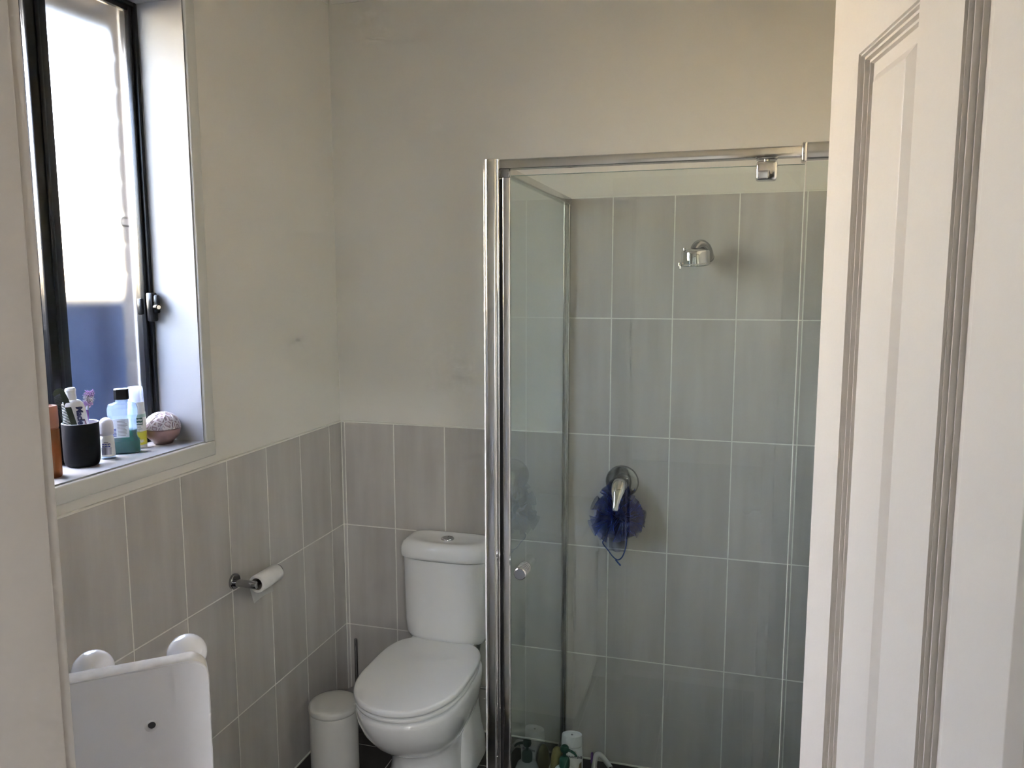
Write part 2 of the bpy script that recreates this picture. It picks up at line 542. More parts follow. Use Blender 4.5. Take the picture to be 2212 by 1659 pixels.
# walls ---------------------------------------------------------------
bm = bmesh.new()
RV = 0.0145
for b in ((-0.25, -TD, YF - 0.11, 0.15, -0.15, WZ0 - RV), (-0.25, -TD, YF - 0.11, 0.15, WZ1 + RV, ZC),
          (-0.25, -TD, YF - 0.11, WY0 - RV, WZ0 - RV, WZ1 + RV), (-0.25, -TD, WY1 + RV, 0.15, WZ0 - RV, WZ1 + RV)):
    box(bm, *b)
wall_left = struct(bm_obj('wall_left', bm, WALL), 'cream painted wall with the window above a tiled dado')
wall_back = struct(boxo('wall_back', (-TD, XR + 0.15, TD, 0.15, -0.15, ZC), WALL), 'cream painted back wall behind toilet and shower')
wall_right = struct(boxo('wall_right', (XR + TD, XR + 0.15, YF - 0.11, TD, -0.15, ZC), WALL), 'cream painted wall at the far end of the shower')
DX0, DX1 = 1.0065, 1.632           # doorway between the jamb faces
bm = bmesh.new()
for b in ((-1.5, DX0 - 0.02, YF - 0.11, YF, -0.15, ZC), (DX1 + 0.02, 3.9, YF - 0.11, YF, -0.15, ZC), (DX0 - 0.02, DX1 + 0.02, YF - 0.11, YF, 2.10, ZC)):
    box(bm, *b)
wall_front = struct(bm_obj('wall_front', bm, WALL), 'painted wall with the doorway the view looks through')

# wall tiles ------------------------------------------------------------
GAP = 0.0034
tile_cache = {}
def tile_mesh(w, h, axis):
    key = (round(w, 4), round(h, 4), axis)
    if key not in tile_cache:
        bm = bmesh.new()
        if axis == 'y': box(bm, -w / 2, w / 2, 0, TD - 0.0005, -h / 2, h / 2, bev=0.0008, seg=1)
        elif axis == 'x': box(bm, -TD + 0.0005, 0, -w / 2, w / 2, -h / 2, h / 2, bev=0.0008, seg=1)
        else: box(bm, 0, TD - 0.0005, -w / 2, w / 2, -h / 2, h / 2, bev=0.0008, seg=1)
        me = bpy.data.meshes.new('tile')
        bmesh.ops.recalc_face_normals(bm, faces=bm.faces)
        bm.to_mesh(me); bm.free()
        me.materials.append(TILE)
        tile_cache[key] = me
    return tile_cache[key]
def tiles(parent, axis, cuts, rows, plane):
    for (a, b) in zip(cuts[:-1], cuts[1:]):
        w = b - a - GAP
        if w < 0.004: continue
        for (z0, z1) in rows:
            h = z1 - z0 - GAP
            c, z = (a + b) / 2, (z0 + z1) / 2
            loc = (c, plane, z) if axis == 'y' else (plane, c, z)
            place_mesh(tile_mesh(w, h, axis), 'tile', parent, loc)
lowrows = [(ZF + 0.004, 0.4), (0.4, 0.8), (0.8, 1.2)]
shrows = [(0.004, 0.4), (0.4, 0.8), (0.8, 1.2), (1.2, 1.6), (1.6, 2.0)]
S0 = 0.0135
bx = [0.0] + [S0 + TW * k for k in range(0, 9)] + [XR]
tiles(wall_back, 'y', bx[:5] + [SX - 0.004], lowrows, 0.0)
tiles(wall_back, 'y', [SX - 0.004] + bx[6:], shrows, 0.0)
T0 = 0.0914
ly = [0.0] + [-(T0 + TW * k) for k in range(0, 11)] + [YF]
ly = sorted(ly)
tiles(wall_left, 'x', ly, lowrows, 0.0)
ry = sorted([0.0, -0.2, -0.4, -0.6, -0.8, SY - 0.02])
tiles(wall_right, 'z', ry, shrows, XR)
# grout beds and the caulk bead that tops the tiling
gb = 0.0006
boxo('grout', (-TD, SX - 0.003, gb, TD, ZF - 0.01, 1.2), GROUT, wall_back)
boxo('grout', (SX - 0.003, XR, gb, TD, -0.01, 2.0), GROUT, wall_back)
boxo('grout', (-TD, -gb, YF, TD, ZF - 0.01, 1.2), GROUT, wall_left)
boxo('grout', (XR + gb, XR + TD, SY - 0.02, TD, -0.01, 2.0), GROUT, wall_right)
def bead(name, parent, b):
    boxo(name, b, CAULK, parent, bev=0.0012, seg=1)
bead('caulk_bead', wall_back, (-0.002, SX - 0.01, 0.0005, TD + 0.001, 1.1988, 1.2035))
bead('caulk_bead', wall_left, (-TD - 0.001, -0.0005, YF, 0.002, 1.1988, 1.2035))
bead('caulk_bead', wall_back, (SX + 0.012, XR, 0.0005, TD + 0.001, 1.9990, 2.0030))
bead('caulk_bead', wall_back, (-0.002, SX - 0.01, -0.003, 0.003, ZF - 0.001, ZF + 0.005))
bead('caulk_bead', wall_left, (-0.003, 0.003, YF, 0.002, ZF - 0.001, ZF + 0.005))
bead('caulk_bead', wall_back, (SX + 0.012, XR, -0.003, 0.003, -0.001, 0.005))
bead('caulk_bead', wall_back, (-0.0035, 0.0025, -0.0025, 0.0035, ZF, 1.2))

# window ----------------------------------------------------------------
win = bpy.data.objects.new('window_1', None); COL.objects.link(win)
win.location = (0, 0, 0); win['_at'] = [0, 0, 0]; win['kind'] = 'structure'
win['label'] = 'black framed window with dusty glass in a white reveal'
FX = -0.135                           # inner face of the black frame
R = 0.014
boxo('sill_board', (FX - 0.08, 0.004, WY0, WY1, WZ0 - R, WZ0), TRIM_DIM, win)
boxo('reveal_board', (FX - 0.08, 0.004, WY0, WY1, WZ1, WZ1 + R - 0.0003), TRIM_DIM, win)
boxo('reveal_board', (FX - 0.08, 0.004, WY1, WY1 + R, WZ0 - R, WZ1 + R), TRIM_DIM, win)
boxo('reveal_board', (FX - 0.08, 0.004, WY0 - R, WY0, WZ0 - R, WZ1 + R), TRIM_DIM, win)
ARCH = mat('architrave_paint', (0.74, 0.74, 0.69), 0.4, noise=0.01, nscale=8)
def archi(name, y0, y1, z0, z1, parent):
    return boxo(name, (-TD, 0.0115, y0, y1, z0, z1), ARCH, parent, bev=0.004, seg=3)
AW = 0.043
archi('architrave', WY0 - AW, WY1 + AW, WZ0 - AW - 0.004, WZ0 - 0.004, win)
archi('architrave', WY0 - AW, WY1 + AW, WZ1 + 0.004, WZ1 + AW + 0.004, win)
archi('architrave', WY1 + 0.004, WY1 + AW, WZ0 - 0.004, WZ1 + 0.004, win)
archi('architrave', WY0 - AW, WY0 - 0.004, WZ0 - 0.004, WZ1 + 0.004, win)
# outer frame: four bars
FT = 0.012
def bar(name, y0, y1, z0, z1, x0, x1, parent, bev=0.0025):
    return boxo(name, (x0, x1, y0, y1, z0, z1), BLACKF, parent, bev=bev, seg=2)
frame = bar('window_frame', WY1 - FT, WY1, WZ0, WZ1, FX - 0.07, FX, win)
bar('frame_jamb', WY0, WY0 + FT, WZ0, WZ1, FX - 0.07, FX, win)
bar('frame_head', WY0, WY1, WZ1 - FT, WZ1, FX - 0.07, FX - 0.001, win)
bar('frame_sill', WY0, WY1, WZ0, WZ0 + FT, FX - 0.07, FX - 0.001, win)
# sliding sash on the right, fixed light on the left, meeting stiles between
MY = -1.128
def sash(name, y0, y1, x0, x1, w):
    s = bar(name, y0, y0 + w, WZ0 + FT, WZ1 - FT, x0, x1, win)
    bar('sash_stile', y1 - w, y1, WZ0 + FT, WZ1 - FT, x0, x1, win)
    bar('sash_rail', y0 + w, y1 - w, WZ0 + FT, WZ0 + FT + w, x0, x1 - 0.001, win)
    bar('sash_rail', y0 + w, y1 - w, WZ1 - FT - w, WZ1 - FT, x0, x1 - 0.001, win)
    p = boxo('glass_pane', ((x0 + x1) / 2 - 0.0008, (x0 + x1) / 2 + 0.0008, y0 + w - 0.004, y1 - w + 0.004, WZ0 + FT + w - 0.004, WZ1 - FT - w + 0.004), [PANE, PANEOUT], win)
    for q in p.data.polygons:
        q.material_index = 0 if q.normal.x > 0.5 else 1
sash('sash_stile', MY - 0.010, WY1 - FT - 0.0005, FX - 0.034, FX - 0.008, 0.0125)
sash('sash_stile', WY0 + FT, MY + 0.010, FX - 0.064, FX - 0.040, 0.0125)
bar('meeting_stile', MY - 0.029, MY + 0.029, WZ0 + FT, WZ1 - FT, FX - 0.0075, FX + 0.002, win)
bar('meeting_bead', MY - 0.006, MY + 0.006, WZ0 + FT, WZ1 - FT, FX + 0.0015, FX + 0.006, win)
# latch with key barrel
lt = boxo('latch', (FX - 0.005, FX + 0.016, WY1 - 0.026, WY1 - 0.003, 1.612, 1.692), BLACKF, win, bev=0.005, seg=2)
boxo('latch_lever', (FX + 0.014, FX + 0.030, WY1 - 0.022, WY1 - 0.009, 1.635, 1.686), BLACKF, lt, bev=0.005)
M = axisM((0.9, -0.45, 0))
latheo('lock_barrel', [(0.0085, 0), (0.0085, 0.022), (0.0078, 0.024)], (FX + 0.014, WY1 - 0.014, 1.652), BLACKF, lt, seg=20, M=M)
latheo('key_face', [(0.0055, 0.024), (0.0055, 0.0255)], (FX + 0.014, WY1 - 0.014, 1.652), CHROME, lt, seg=20, M=M)
boxo('sash_pull', (FX - 0.012, FX + 0.002, WY1 - 0.052, WY1 - 0.040, 1.632, 1.676), BLACKF, win, bev=0.003)

tubeo('outer_hook', [(FX - 0.075, -0.815, 1.895), (FX - 0.075, -0.842, 1.895), (FX - 0.075, -0.846, 1.889), (FX - 0.075, -0.846, 1.879), (FX - 0.075, -0.842, 1.873), (FX - 0.075, -0.815, 1.873)], 0.0022, BLACKF, win, seg=8)

# outside: brick leaf, eave, fence ---------------------------------------
outer = bpy.data.objects.new('wall_outer', None); COL.objects.link(outer)
outer['_at'] = [0, 0, 0]; outer['kind'] = 'structure'; outer['label'] = 'pale brick outer wall around the window opening'
OX0, OX1 = -0.385, -0.275
bm = bmesh.new()
box(bm, OX0 + 0.006, OX1 - 0.02, WY1 + 0.071, WY1 + 0.9, 0.2, 2.70)
box(bm, OX0 + 0.006, OX1 - 0.02, WY0 - 0.9, WY0 + 0.012, 0.2, 2.70)
box(bm, OX0 + 0.006, OX1 - 0.02, WY0 + 0.01, WY1 - 0.01, WZ1 + 0.005, 2.70)
box(bm, OX0 + 0.006, OX1 - 0.02, WY0 + 0.01, WY1 - 0.01, 0.2, WZ0 - 0.055)
bm_obj('mortar', bm, MORTAR, outer)
bm = bmesh.new(); box(bm, -0.055, 0.055, -0.115, 0.115, -0.038, 0.038, bev=0.003, seg=1)
bm_mesh = bm_obj('brick', bm, BRICK, outer); brick_me = bm_mesh.data
bm = bmesh.new(); box(bm, -0.055, 0.055, -0.0525, 0.0525, -0.038, 0.038, bev=0.003, seg=1)
half = bm_obj('brick', bm, BRICK, outer); half_me = half.data
bm_mesh.location = (-0.33, WY1 + 0.065 + 0.115, 0.24 + 0.086 * 12)
half.location = (-0.33, WY1 + 0.065 + 0.0525, 0.24 + 0.086 * 13)
for k in range(12, 28):
    z = 0.24 + 0.086 * k
    if k > 13:
        if k % 2: place_mesh(half_me, 'brick', outer, (-0.33, WY1 + 0.065 + 0.0525, z))
        else: place_mesh(brick_me, 'brick', outer, (-0.33, WY1 + 0.065 + 0.115, z))
    place_mesh(brick_me, 'brick', outer, (-0.33, WY0 + 0.018 - 0.115, z))
for k in range(3):
    place_mesh(brick_me, 'brick', outer, (-0.33, WY1 - 0.115 - 0.24 * k - 0.006, 2.53))
for k in range(6):     # sloping rowlock sill
    o = place_mesh(half_me, 'brick', outer, (-0.335, WY1 - 0.05 - 0.115 * k, WZ0 - 0.025))
    o.rotation_euler = (0, math.radians(-12), 0)
eave = boxo('eave', (-0.93, -0.25, -6.5, 1.5, 2.60, 2.62), SOFFIT); struct(eave, 'flat eave lining above the window outside')
boxo('fascia', (-0.95, -0.93, -6.5, 1.5, 2.53, 2.80), SOFFIT, eave)
roof = struct(boxo('roof', (-0.93, 4.2, -7.0, 1.5, 2.90, 3.0), SOFFIT), 'roof slab over the house')
ground = struct(boxo('ground', (-14, -0.25, -12, 12, -0.35, -0.30), GROUND), 'bare side path outside the window')
# corrugated fence
FNX, FNZ = -1.20, 1.70
fen = thing('fence', 'dark blue-grey corrugated steel fence outside the window', 'fence', (FNX, -0.5, -0.30))
for k in range(4):
    y0 = -5.0 + 2.4 * k
    bm = bmesh.new()
    n = 48
    ra, rb = [], []
    prof = []
    for i in range(n + 1):
        yy = y0 + 0.03 + 2.34 * i / n
        ph = i % 8
        xx = FNX + (0.012 if ph in (0, 1, 2) else -0.012)
        prof.append((xx, yy))
    vv0 = [bm.verts.new((x, y, -0.28)) for x, y in prof]; vv1 = [bm.verts.new((x, y, FNZ - 0.04)) for x, y in prof]
    vb0 = [bm.verts.new((x - 0.002, y, -0.28)) for x, y in prof]; vb1 = [bm.verts.new((x - 0.002, y, FNZ - 0.04)) for x, y in prof]
    for i in range(n):
        bm.faces.new((vv0[i], vv0[i + 1], vv1[i + 1], vv1[i])); bm.faces.new((vb0[i], vb1[i], vb1[i + 1], vb0[i + 1]))
        bm.faces.new((vv1[i], vv1[i + 1], vb1[i + 1], vb1[i]))
    bm_obj('fence_panel', bm, FENCE, fen)
    boxo('fence_post', (FNX - 0.03, FNX + 0.03, y0 - 0.03, y0 + 0.03, -0.30, FNZ), FENCE, fen)
    boxo('fence_rail', (FNX - 0.025, FNX + 0.025, y0 + 0.03, y0 + 2.37, FNZ - 0.04, FNZ), FENCE, fen)

# doorway frame -----------------------------------------------------------
fr = bpy.data.objects.new('trim_3', None); COL.objects.link(fr)
fr['_at'] = [0, 0, 0]; fr['kind'] = 'structure'; fr['label'] = 'painted timber door frame at the edge of the view'
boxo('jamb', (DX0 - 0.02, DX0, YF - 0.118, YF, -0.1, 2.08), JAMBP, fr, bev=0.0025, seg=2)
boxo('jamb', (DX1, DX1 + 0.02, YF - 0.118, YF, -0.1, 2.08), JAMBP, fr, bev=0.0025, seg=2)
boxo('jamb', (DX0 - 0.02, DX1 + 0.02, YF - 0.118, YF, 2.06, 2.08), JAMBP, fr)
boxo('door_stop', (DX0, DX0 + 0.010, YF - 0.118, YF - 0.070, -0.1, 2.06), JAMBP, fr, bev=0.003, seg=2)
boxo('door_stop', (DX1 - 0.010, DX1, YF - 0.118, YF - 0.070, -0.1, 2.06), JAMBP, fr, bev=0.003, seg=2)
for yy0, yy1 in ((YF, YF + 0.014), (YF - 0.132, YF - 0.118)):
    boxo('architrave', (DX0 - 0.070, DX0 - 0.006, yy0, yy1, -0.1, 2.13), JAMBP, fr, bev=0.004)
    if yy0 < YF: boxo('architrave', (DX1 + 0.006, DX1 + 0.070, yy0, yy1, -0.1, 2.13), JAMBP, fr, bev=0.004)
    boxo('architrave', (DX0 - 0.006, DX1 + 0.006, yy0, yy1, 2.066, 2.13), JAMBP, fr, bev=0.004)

# door leaf, open into the room -------------------------------------------
th = math.radians(-80.9775)
E0 = Vector((1.524, -1.666, 0.05))
Dv = Vector((math.cos(th), math.sin(th), 0))          # free edge -> hinge
Nv = Vector((Dv.y, -Dv.x, 0))                          # outward (towards the window side)
DW, DH, DT = 0.591, 2.0, 0.036
door = bpy.data.objects.new('door_1', None); COL.objects.link(door)
door['_at'] = [0, 0, 0]; door['kind'] = 'structure'
door['label'] = 'open white four-panel moulded door'
def dpt(s, z, d):                                      # d: depth below the face
    p = E0 + Dv * s - Nv * d
    return (p.x, p.y, p.z + z)
PX = [(0.0946, 0.2521), (0.3380, 0.4955)]
PZ = [(0.20, 0.78), (0.98, 1.890)]
RINGS = [(0, 0), (0.0008, 0.0022), (0.0030, 0.0016), (0.0040, 0.0048), (0.0070, 0.0044), (0.0082, 0.0085), (0.0110, 0.0082), (0.0125, 0.0115)]
FIELD = [(0.0125, 0.0115), (0.0135, 0.0115), (0.0260, 0.0115), (0.0262, 0.0100), (0.0360, 0.0040), (0.0368, 0.0038)]
def ring_pts(s0, s1, z0, z1, o, d):
    return [dpt(s0 + o, z0 + o, d), dpt(s1 - o, z0 + o, d), dpt(s1 - o, z1 - o, d), dpt(s0 + o, z1 - o, d)]
bm = bmesh.new()
ss = [0, PX[0][0], PX[0][1], PX[1][0], PX[1][1], DW]
zz = [0, PZ[0][0], PZ[0][1], PZ[1][0], PZ[1][1], DH]
for i in range(5):
    for j in range(5):
        if i in (1, 3) and j in (1, 3):
            rings = [ring_pts(ss[i], ss[i + 1], zz[j], zz[j + 1], o, d) for o, d in RINGS]
            loft(bm, rings, False, False)
        else:
            bm.faces.new([bm.verts.new(dpt(s, z, 0)) for s, z in ((ss[i], zz[j]), (ss[i + 1], zz[j]), (ss[i + 1], zz[j + 1]), (ss[i], zz[j + 1]))])
back = [bm.verts.new(dpt(s, z, DT)) for s, z in ((0, 0), (DW, 0), (DW, DH), (0, DH))]
frnt = [bm.verts.new(dpt(s, z, 0)) for s, z in ((0, 0), (DW, 0), (DW, DH), (0, DH))]
bm.faces.new(back)
for k in range(4):
    bm.faces.new((frnt[k], frnt[(k + 1) % 4], back[(k + 1) % 4], back[k]))
bmesh.ops.remove_doubles(bm, verts=bm.verts, dist=0.00002)
bm_obj('leaf', bm, DOORP, door)
for (s0, s1) in PX:
    for (z0, z1) in PZ:
        bm = bmesh.new()
        loft(bm, [ring_pts(s0, s1, z0, z1, o, d) for o, d in FIELD], False, True)
        bm_obj('raised_panel', bm, DOORP, door)
for z in (0.25, 1.0, 1.75):
    p = E0 + Dv * (DW + 0.004) - Nv * 0.004
    latheo('hinge', [(0.006, 0), (0.006, 0.09)], (p.x, p.y, p.z + z), BRUSHED, door, seg=14)
p = Vector(dpt(0.055, 0.93, 0))
M = axisM(Nv)
latheo('door_knob', [(0.026, 0), (0.026, 0.006), (0.009, 0.010), (0.009, 0.035), (0.024, 0.045), (0.026, 0.058), (0.018, 0.066)], tuple(p), BRUSHED, door, seg=24, M=M)

# ------------------------------------------------------------------ shower screen
sh = thing('shower_screen', 'chrome framed glass shower enclosure with a pivot door', 'shower screen', (SX, SY, ZF))
PT = 2.0
def rprof(x0, x1, y0, y1, r, n=4):
    pts = []
    for (cx, cy, a0) in ((x1 - r, y1 - r, 0), (x0 + r, y1 - r, PI / 2), (x0 + r, y0 + r, PI), (x1 - r, y0 + r, 3 * PI / 2)):
        for k in range(n + 1):
            a = a0 + PI / 2 * k / n
            pts.append((cx + r * math.cos(a), cy + r * math.sin(a)))
    return pts
def vbar(name, x0, x1, y0, y1, z0, z1, material, parent, r=0.003, n=4):
    bm = bmesh.new()
    pr = rprof(x0, x1, y0, y1, r, n)
    loft(bm, [[(x, y, z0) for x, y in pr], [(x, y, z1) for x, y in pr]])
    return bm_obj(name, bm, material, parent, None, True, 50)
post = vbar('corner_post', 0.853, 0.885, SY - 0.004, SY + 0.034, 0.0, PT, ALU, sh, r=0.010, n=6)
vbar('post_lip', 0.8845, 0.8895, SY - 0.002, SY + 0.010, 0.0, PT - 0.001, CHROME, post, r=0.002)
vbar('door_seal', 0.8895, 0.8965, SY + 0.004, SY + 0.014, 0.0, 1.955, RUBBER, sh, r=0.001, n=1)
vbar('door_stile', 0.8965, 0.9155, SY - 0.001, SY + 0.012, 0.012, 1.957, ALU, sh, r=0.004)
boxo('door_stile_cap', (0.890, 0.914, SY - 0.002, SY + 0.014, 1.957, 1.977), DCHROME, sh, bev=0.002)
def hbar(name, x0, x1, y0, y1, z0, z1, material, parent, bev=0.003):
    return boxo(name, (x0, x1, y0, y1, z0, z1), material, parent, bev=bev, seg=3)
hbar('top_rail', 0.885, 1.557, SY - 0.001, SY + 0.026, 1.977, 1.999, ALU, sh)
hbar('fixed_rail', 1.5555, XR, SY - 0.003, SY + 0.028, 1.971, 2.005, ALU, sh, bev=0.004)
boxo('rail_joiner', (1.547, 1.558, SY - 0.005, SY + 0.030, 1.9665, 2.0055), CHROME, sh, bev=0.004, seg=3)
hbar('bottom_rail', 0.885, XR, SY - 0.001, SY + 0.026, 0.0, 0.035, ALU, sh)
# glass door, fixed light, return panel
gdoor = boxo('glass_door', (0.916, 1.5545, SY + 0.003, SY + 0.009, 0.045, 1.961), SHGLASS, sh)
boxo('fixed_glass', (1.5580, XR - 0.012, SY + 0.003, SY + 0.009, 0.03, 1.966), SHGLASS, sh)
boxo('glass_edge', (1.5546, 1.5562, SY + 0.003, SY + 0.009, 0.045, 1.961), mat('glass_edge_white', (0.92, 0.95, 0.88), 0.3), gdoor)
boxo('glass_edge', (0.917, 1.554, SY + 0.0032, SY + 0.0088, 1.9611, 1.9622), GEDGE, gdoor)
ret = boxo('return_glass', (SX - 0.003, SX + 0.003, SY + 0.034, -0.012, 0.03, 1.985), SHGLASS, sh)
boxo('return_rail', (SX - 0.013, SX + 0.013, SY + 0.030, -0.002, 1.977, 1.999), ALU, sh, bev=0.003, seg=3)
boxo('return_sill', (SX - 0.013, SX + 0.013, SY + 0.030, -0.002, 0.0, 0.06), ALU, sh, bev=0.003, seg=3)
vbar('wall_channel', SX - 0.011, SX + 0.011, -0.022, 0.0, 0.0, PT, ALU, sh, r=0.003)
vbar('wall_channel', XR - 0.024, XR, SY - 0.002, SY + 0.026, 0.0, PT - 0.03, ALU, sh, r=0.003)
vbar('panel_seal', 0.8455, 0.8525, SY + 0.016, SY + 0.028, ZF, PT - 0.02, mat('clear_seal', (0.75, 0.74, 0.70), 0.4), sh, r=0.001, n=1)
# pivot hinge clip
hc = boxo('pivot_clip', (1.4575, 1.5000, SY - 0.014, SY + 0.022, 1.930, 1.969), CHROME, sh, bev=0.006, seg=4)
boxo('pivot_plate', (1.4575, 1.5000, SY - 0.010, SY + 0.020, 1.9735, 1.9775), DCHROME, hc, bev=0.001)
latheo('pivot_pin', [(0.006, 1.966), (0.006, 1.976)], (1.478, SY + 0.004, 0), CHROME, hc, seg=16)
# ribbed knob
M = axisM((0, -1, 0))
prof = [(0.010, 0.0)]
for k in range(4):
    b0 = 0.002 + 0.0095 * k
    prof += [(0.0105, b0), (0.0150, b0 + 0.0012), (0.0150, b0 + 0.0068), (0.0105, b0 + 0.0080)]
prof += [(0.0105, 0.041), (0.0152, 0.0422), (0.0158, 0.0440), (0.0150, 0.052), (0.0136, 0.0535)]
latheo('knob', prof, (0.953, SY + 0.003, 1.030), CHROME, sh, seg=28, M=M)
latheo('knob_face', [(0.0136, 0.0536), (0.0130, 0.0542)], (0.953, SY + 0.003, 1.030), DCHROME, sh, seg=28, M=M)

# ------------------------------------------------------------------ shower mixer, head, puff
mx_ = thing('shower_mixer', 'chrome round shower mixer plate with a drooping lever', 'shower mixer', (1.067, 0, 1.041))
M = axisM((0, -1, 0))
latheo('wall_plate', [(0.057, 0.0), (0.057, 0.004), (0.054, 0.008), (0.045, 0.0095), (0.026, 0.010)], (1.067, 0, 1.041), DCHROME, mx_, seg=48, M=M)  # darker chrome: the plate's dark reflections are put into its colour
latheo('mixer_body', [(0.025, 0.009), (0.025, 0.030), (0.0235, 0.034), (0.024, 0.038), (0.024, 0.050), (0.019, 0.060), (0.010, 0.064)], (1.067, 0, 1.041), DCHROME, mx_, seg=36, M=M)
bm = bmesh.new()
rings = []
for t, w, th_ in ((0.0, 0.012, 0.006), (0.06, 0.019, 0.010), (0.2, 0.0235, 0.0125), (0.4, 0.022, 0.012), (0.6, 0.016, 0.010), (0.8, 0.0115, 0.008), (0.95, 0.0105, 0.007), (1.0, 0.008, 0.005)):
    c = Vector((1.066 - 0.005 * t, -0.054 - 0.078 * t + 0.014 * t * t, 1.064 - 0.094 * t))
    axd = Vector((0, -0.55, -0.83)).normalized(); nd = Vector((0, -0.83, 0.55)).normalized()
    rings.append([tuple(c + Vector((1, 0, 0)) * w * math.cos(a) + nd * th_ * math.sin(a)) for a in [2 * PI * k / 20 for k in range(20)]])
loft(bm, rings)
bm_obj('lever', bm, CHROME, mx_, None, True, 60)

hd = thing('shower_rose', 'small chrome shower rose on a curved wall arm', 'shower rose', (1.31, 0, 1.81))
latheo('wall_flange', [(0.017, 0), (0.017, 0.004), (0.015, 0.008), (0.013, 0.010)], (1.334, 0, 1.800), DCHROME, hd, seg=28, M=M)
tubeo('arm', [(1.334, 0.0, 1.800), (1.335, -0.022, 1.802), (1.334, -0.042, 1.812), (1.327, -0.058, 1.829), (1.314, -0.072, 1.838), (1.301, -0.084, 1.834), (1.294, -0.091, 1.820), (1.293, -0.094, 1.802)], 0.0145, DCHROME, hd, seg=18, smooth_n=6)
Mh = Matrix.Rotation(math.radians(6), 3, 'X') @ Matrix.Rotation(math.radians(-3), 3, 'Y')
latheo('head_shell', [(0.014, 0.026), (0.030, 0.022), (0.042, 0.018), (0.044, 0.014), (0.044, -0.020), (0.047, -0.023), (0.047, -0.026), (0.043, -0.027)], (1.296, -0.094, 1.800), CHROME, hd, seg=44, M=Mh)
latheo('spray_plate', [(0.042, -0.0272), (0.040, -0.029), (0.010, -0.031)], (1.296, -0.094, 1.800), BRUSHED, hd, seg=44, M=Mh)
latheo('selector_pin', [(0.004, -0.030), (0.004, -0.020), (0.0025, -0.019)], (1.249, -0.108, 1.800), CHROME, hd, seg=12)
latheo('selector_pin', [(0.004, -0.036), (0.004, -0.028)], (1.253, -0.112, 1.798), CHROME, hd, seg=12)
latheo('selector_pin', [(0.0035, 0.018), (0.0035, 0.026)], (1.262, -0.100, 1.800), DCHROME, hd, seg=12)

pf = thing('shower_puff', 'dark blue nylon mesh bath puff hanging from the mixer lever', 'bath puff', (1.067, -0.07, 0.935))
bm = bmesh.new()
PC = Vector((1.066, -0.050, 0.936))
rnd = random.Random(11)
for i in range(11):
    # one frill: a wavy disc of netting gathered at the middle
    ax = Vector((rnd.gauss(0, 1), rnd.gauss(0, 0.8), rnd.gauss(0, 1))).normalized()
    e1 = ax.orthogonal().normalized(); e2 = ax.cross(e1)
    nw = rnd.choice((6, 7, 8, 9)); ph = rnd.uniform(0, 6.28); p2 = rnd.uniform(0, 6.28)
    R0 = rnd.uniform(0.076, 0.098); A = rnd.uniform(0.020, 0.032)
    cshift = Vector((rnd.uniform(-0.012, 0.012), rnd.uniform(-0.006, 0.006), rnd.uniform(-0.012, 0.012)))
    nt, nv = 150, 7
    grid = []
    for v in range(nv + 1):
        fv = v / nv
        row = []
        for k in range(nt):
            a = 2 * PI * k / nt
            w = A * fv ** 1.3 * math.sin(nw * a + ph) + 0.012 * fv * fv * math.sin((2 * nw + 3) * a + p2)
            rad = R0 * (0.10 + 0.90 * fv) * (1 + 0.10 * math.sin(3 * a + p2)) * (1 - 0.10 * fv * math.sin(nw * a + ph) ** 2)
            p = PC + cshift + (e1 * math.cos(a) + e2 * math.sin(a)) * rad + ax * w
            p.y = PC.y + (p.y - PC.y) * 0.48
            p.y = min(p.y, -0.004)
            row.append(bm.verts.new(p))
        grid.append(row)
    for v in range(nv):
        for k in range(nt):
            k1 = (k + 1) % nt
            bm.faces.new((grid[v][k], grid[v][k1], grid[v + 1][k1], grid[v + 1][k]))
bm_obj('mesh_ruffle', bm, PUFF, pf, None, True)
# hanging loop of netting and its cord
bm = bmesh.new()
path = [(1.040, -0.060, 0.895), (1.018, -0.050, 0.850), (1.010, -0.046, 0.832), (1.030, -0.044, 0.806), (1.045, -0.042, 0.786), (1.062, -0.042, 0.776), (1.078, -0.043, 0.790), (1.090, -0.046, 0.830), (1.094, -0.055, 0.890)]
tube(bm, path, 0.0022, 8, 5)
bm_obj('netting_hem', bm, mat('blue_hem', (0.04, 0.08, 0.26), 0.7), pf, None, True)
bm = bmesh.new()
cen = [(1.052, -0.058, 0.885), (1.052, -0.050, 0.850), (1.052, -0.047, 0.835), (1.055, -0.045, 0.815)]
L_ = [(1.040, -0.060, 0.895), (1.018, -0.050, 0.850), (1.010, -0.046, 0.832), (1.030, -0.044, 0.806)]
R_ = [(1.094, -0.055, 0.890), (1.092, -0.050, 0.850), (1.090, -0.046, 0.830), (1.084, -0.043, 0.805)]
g = []
for a, c, b in zip(L_, cen, R_):
    row = []
    for k in range(9):
        t = k / 8
        p = Vector(a).lerp(Vector(b), t); p.y += 0.006 * math.sin(t * 9)
        row.append(bm.verts.new(p))
    g.append(row)
for r0, r1 in zip(g[:-1], g[1:]):
    for k in range(8): bm.faces.new((r0[k], r0[k + 1], r1[k + 1], r1[k]))
bm_obj('netting', bm, mesh_fabric('blue_nylon_single', (0.03, 0.06, 0.22), 0.22), pf, None, True)
tubeo('cord', [(1.055, -0.044, 0.776), (1.062, -0.043, 0.768), (1.072, -0.043, 0.757)], 0.0028, mat('blue_cord', (0.04, 0.09, 0.32), 0.7), pf, seg=8, smooth_n=3)
tubeo('hanging_cord', [(1.060, -0.060, 0.955), (1.052, -0.075, 0.995), (1.064, -0.085, 1.028), (1.078, -0.075, 0.995), (1.072, -0.062, 0.960)], 0.0018, MATS['blue_cord'], pf, seg=8, smooth_n=4)

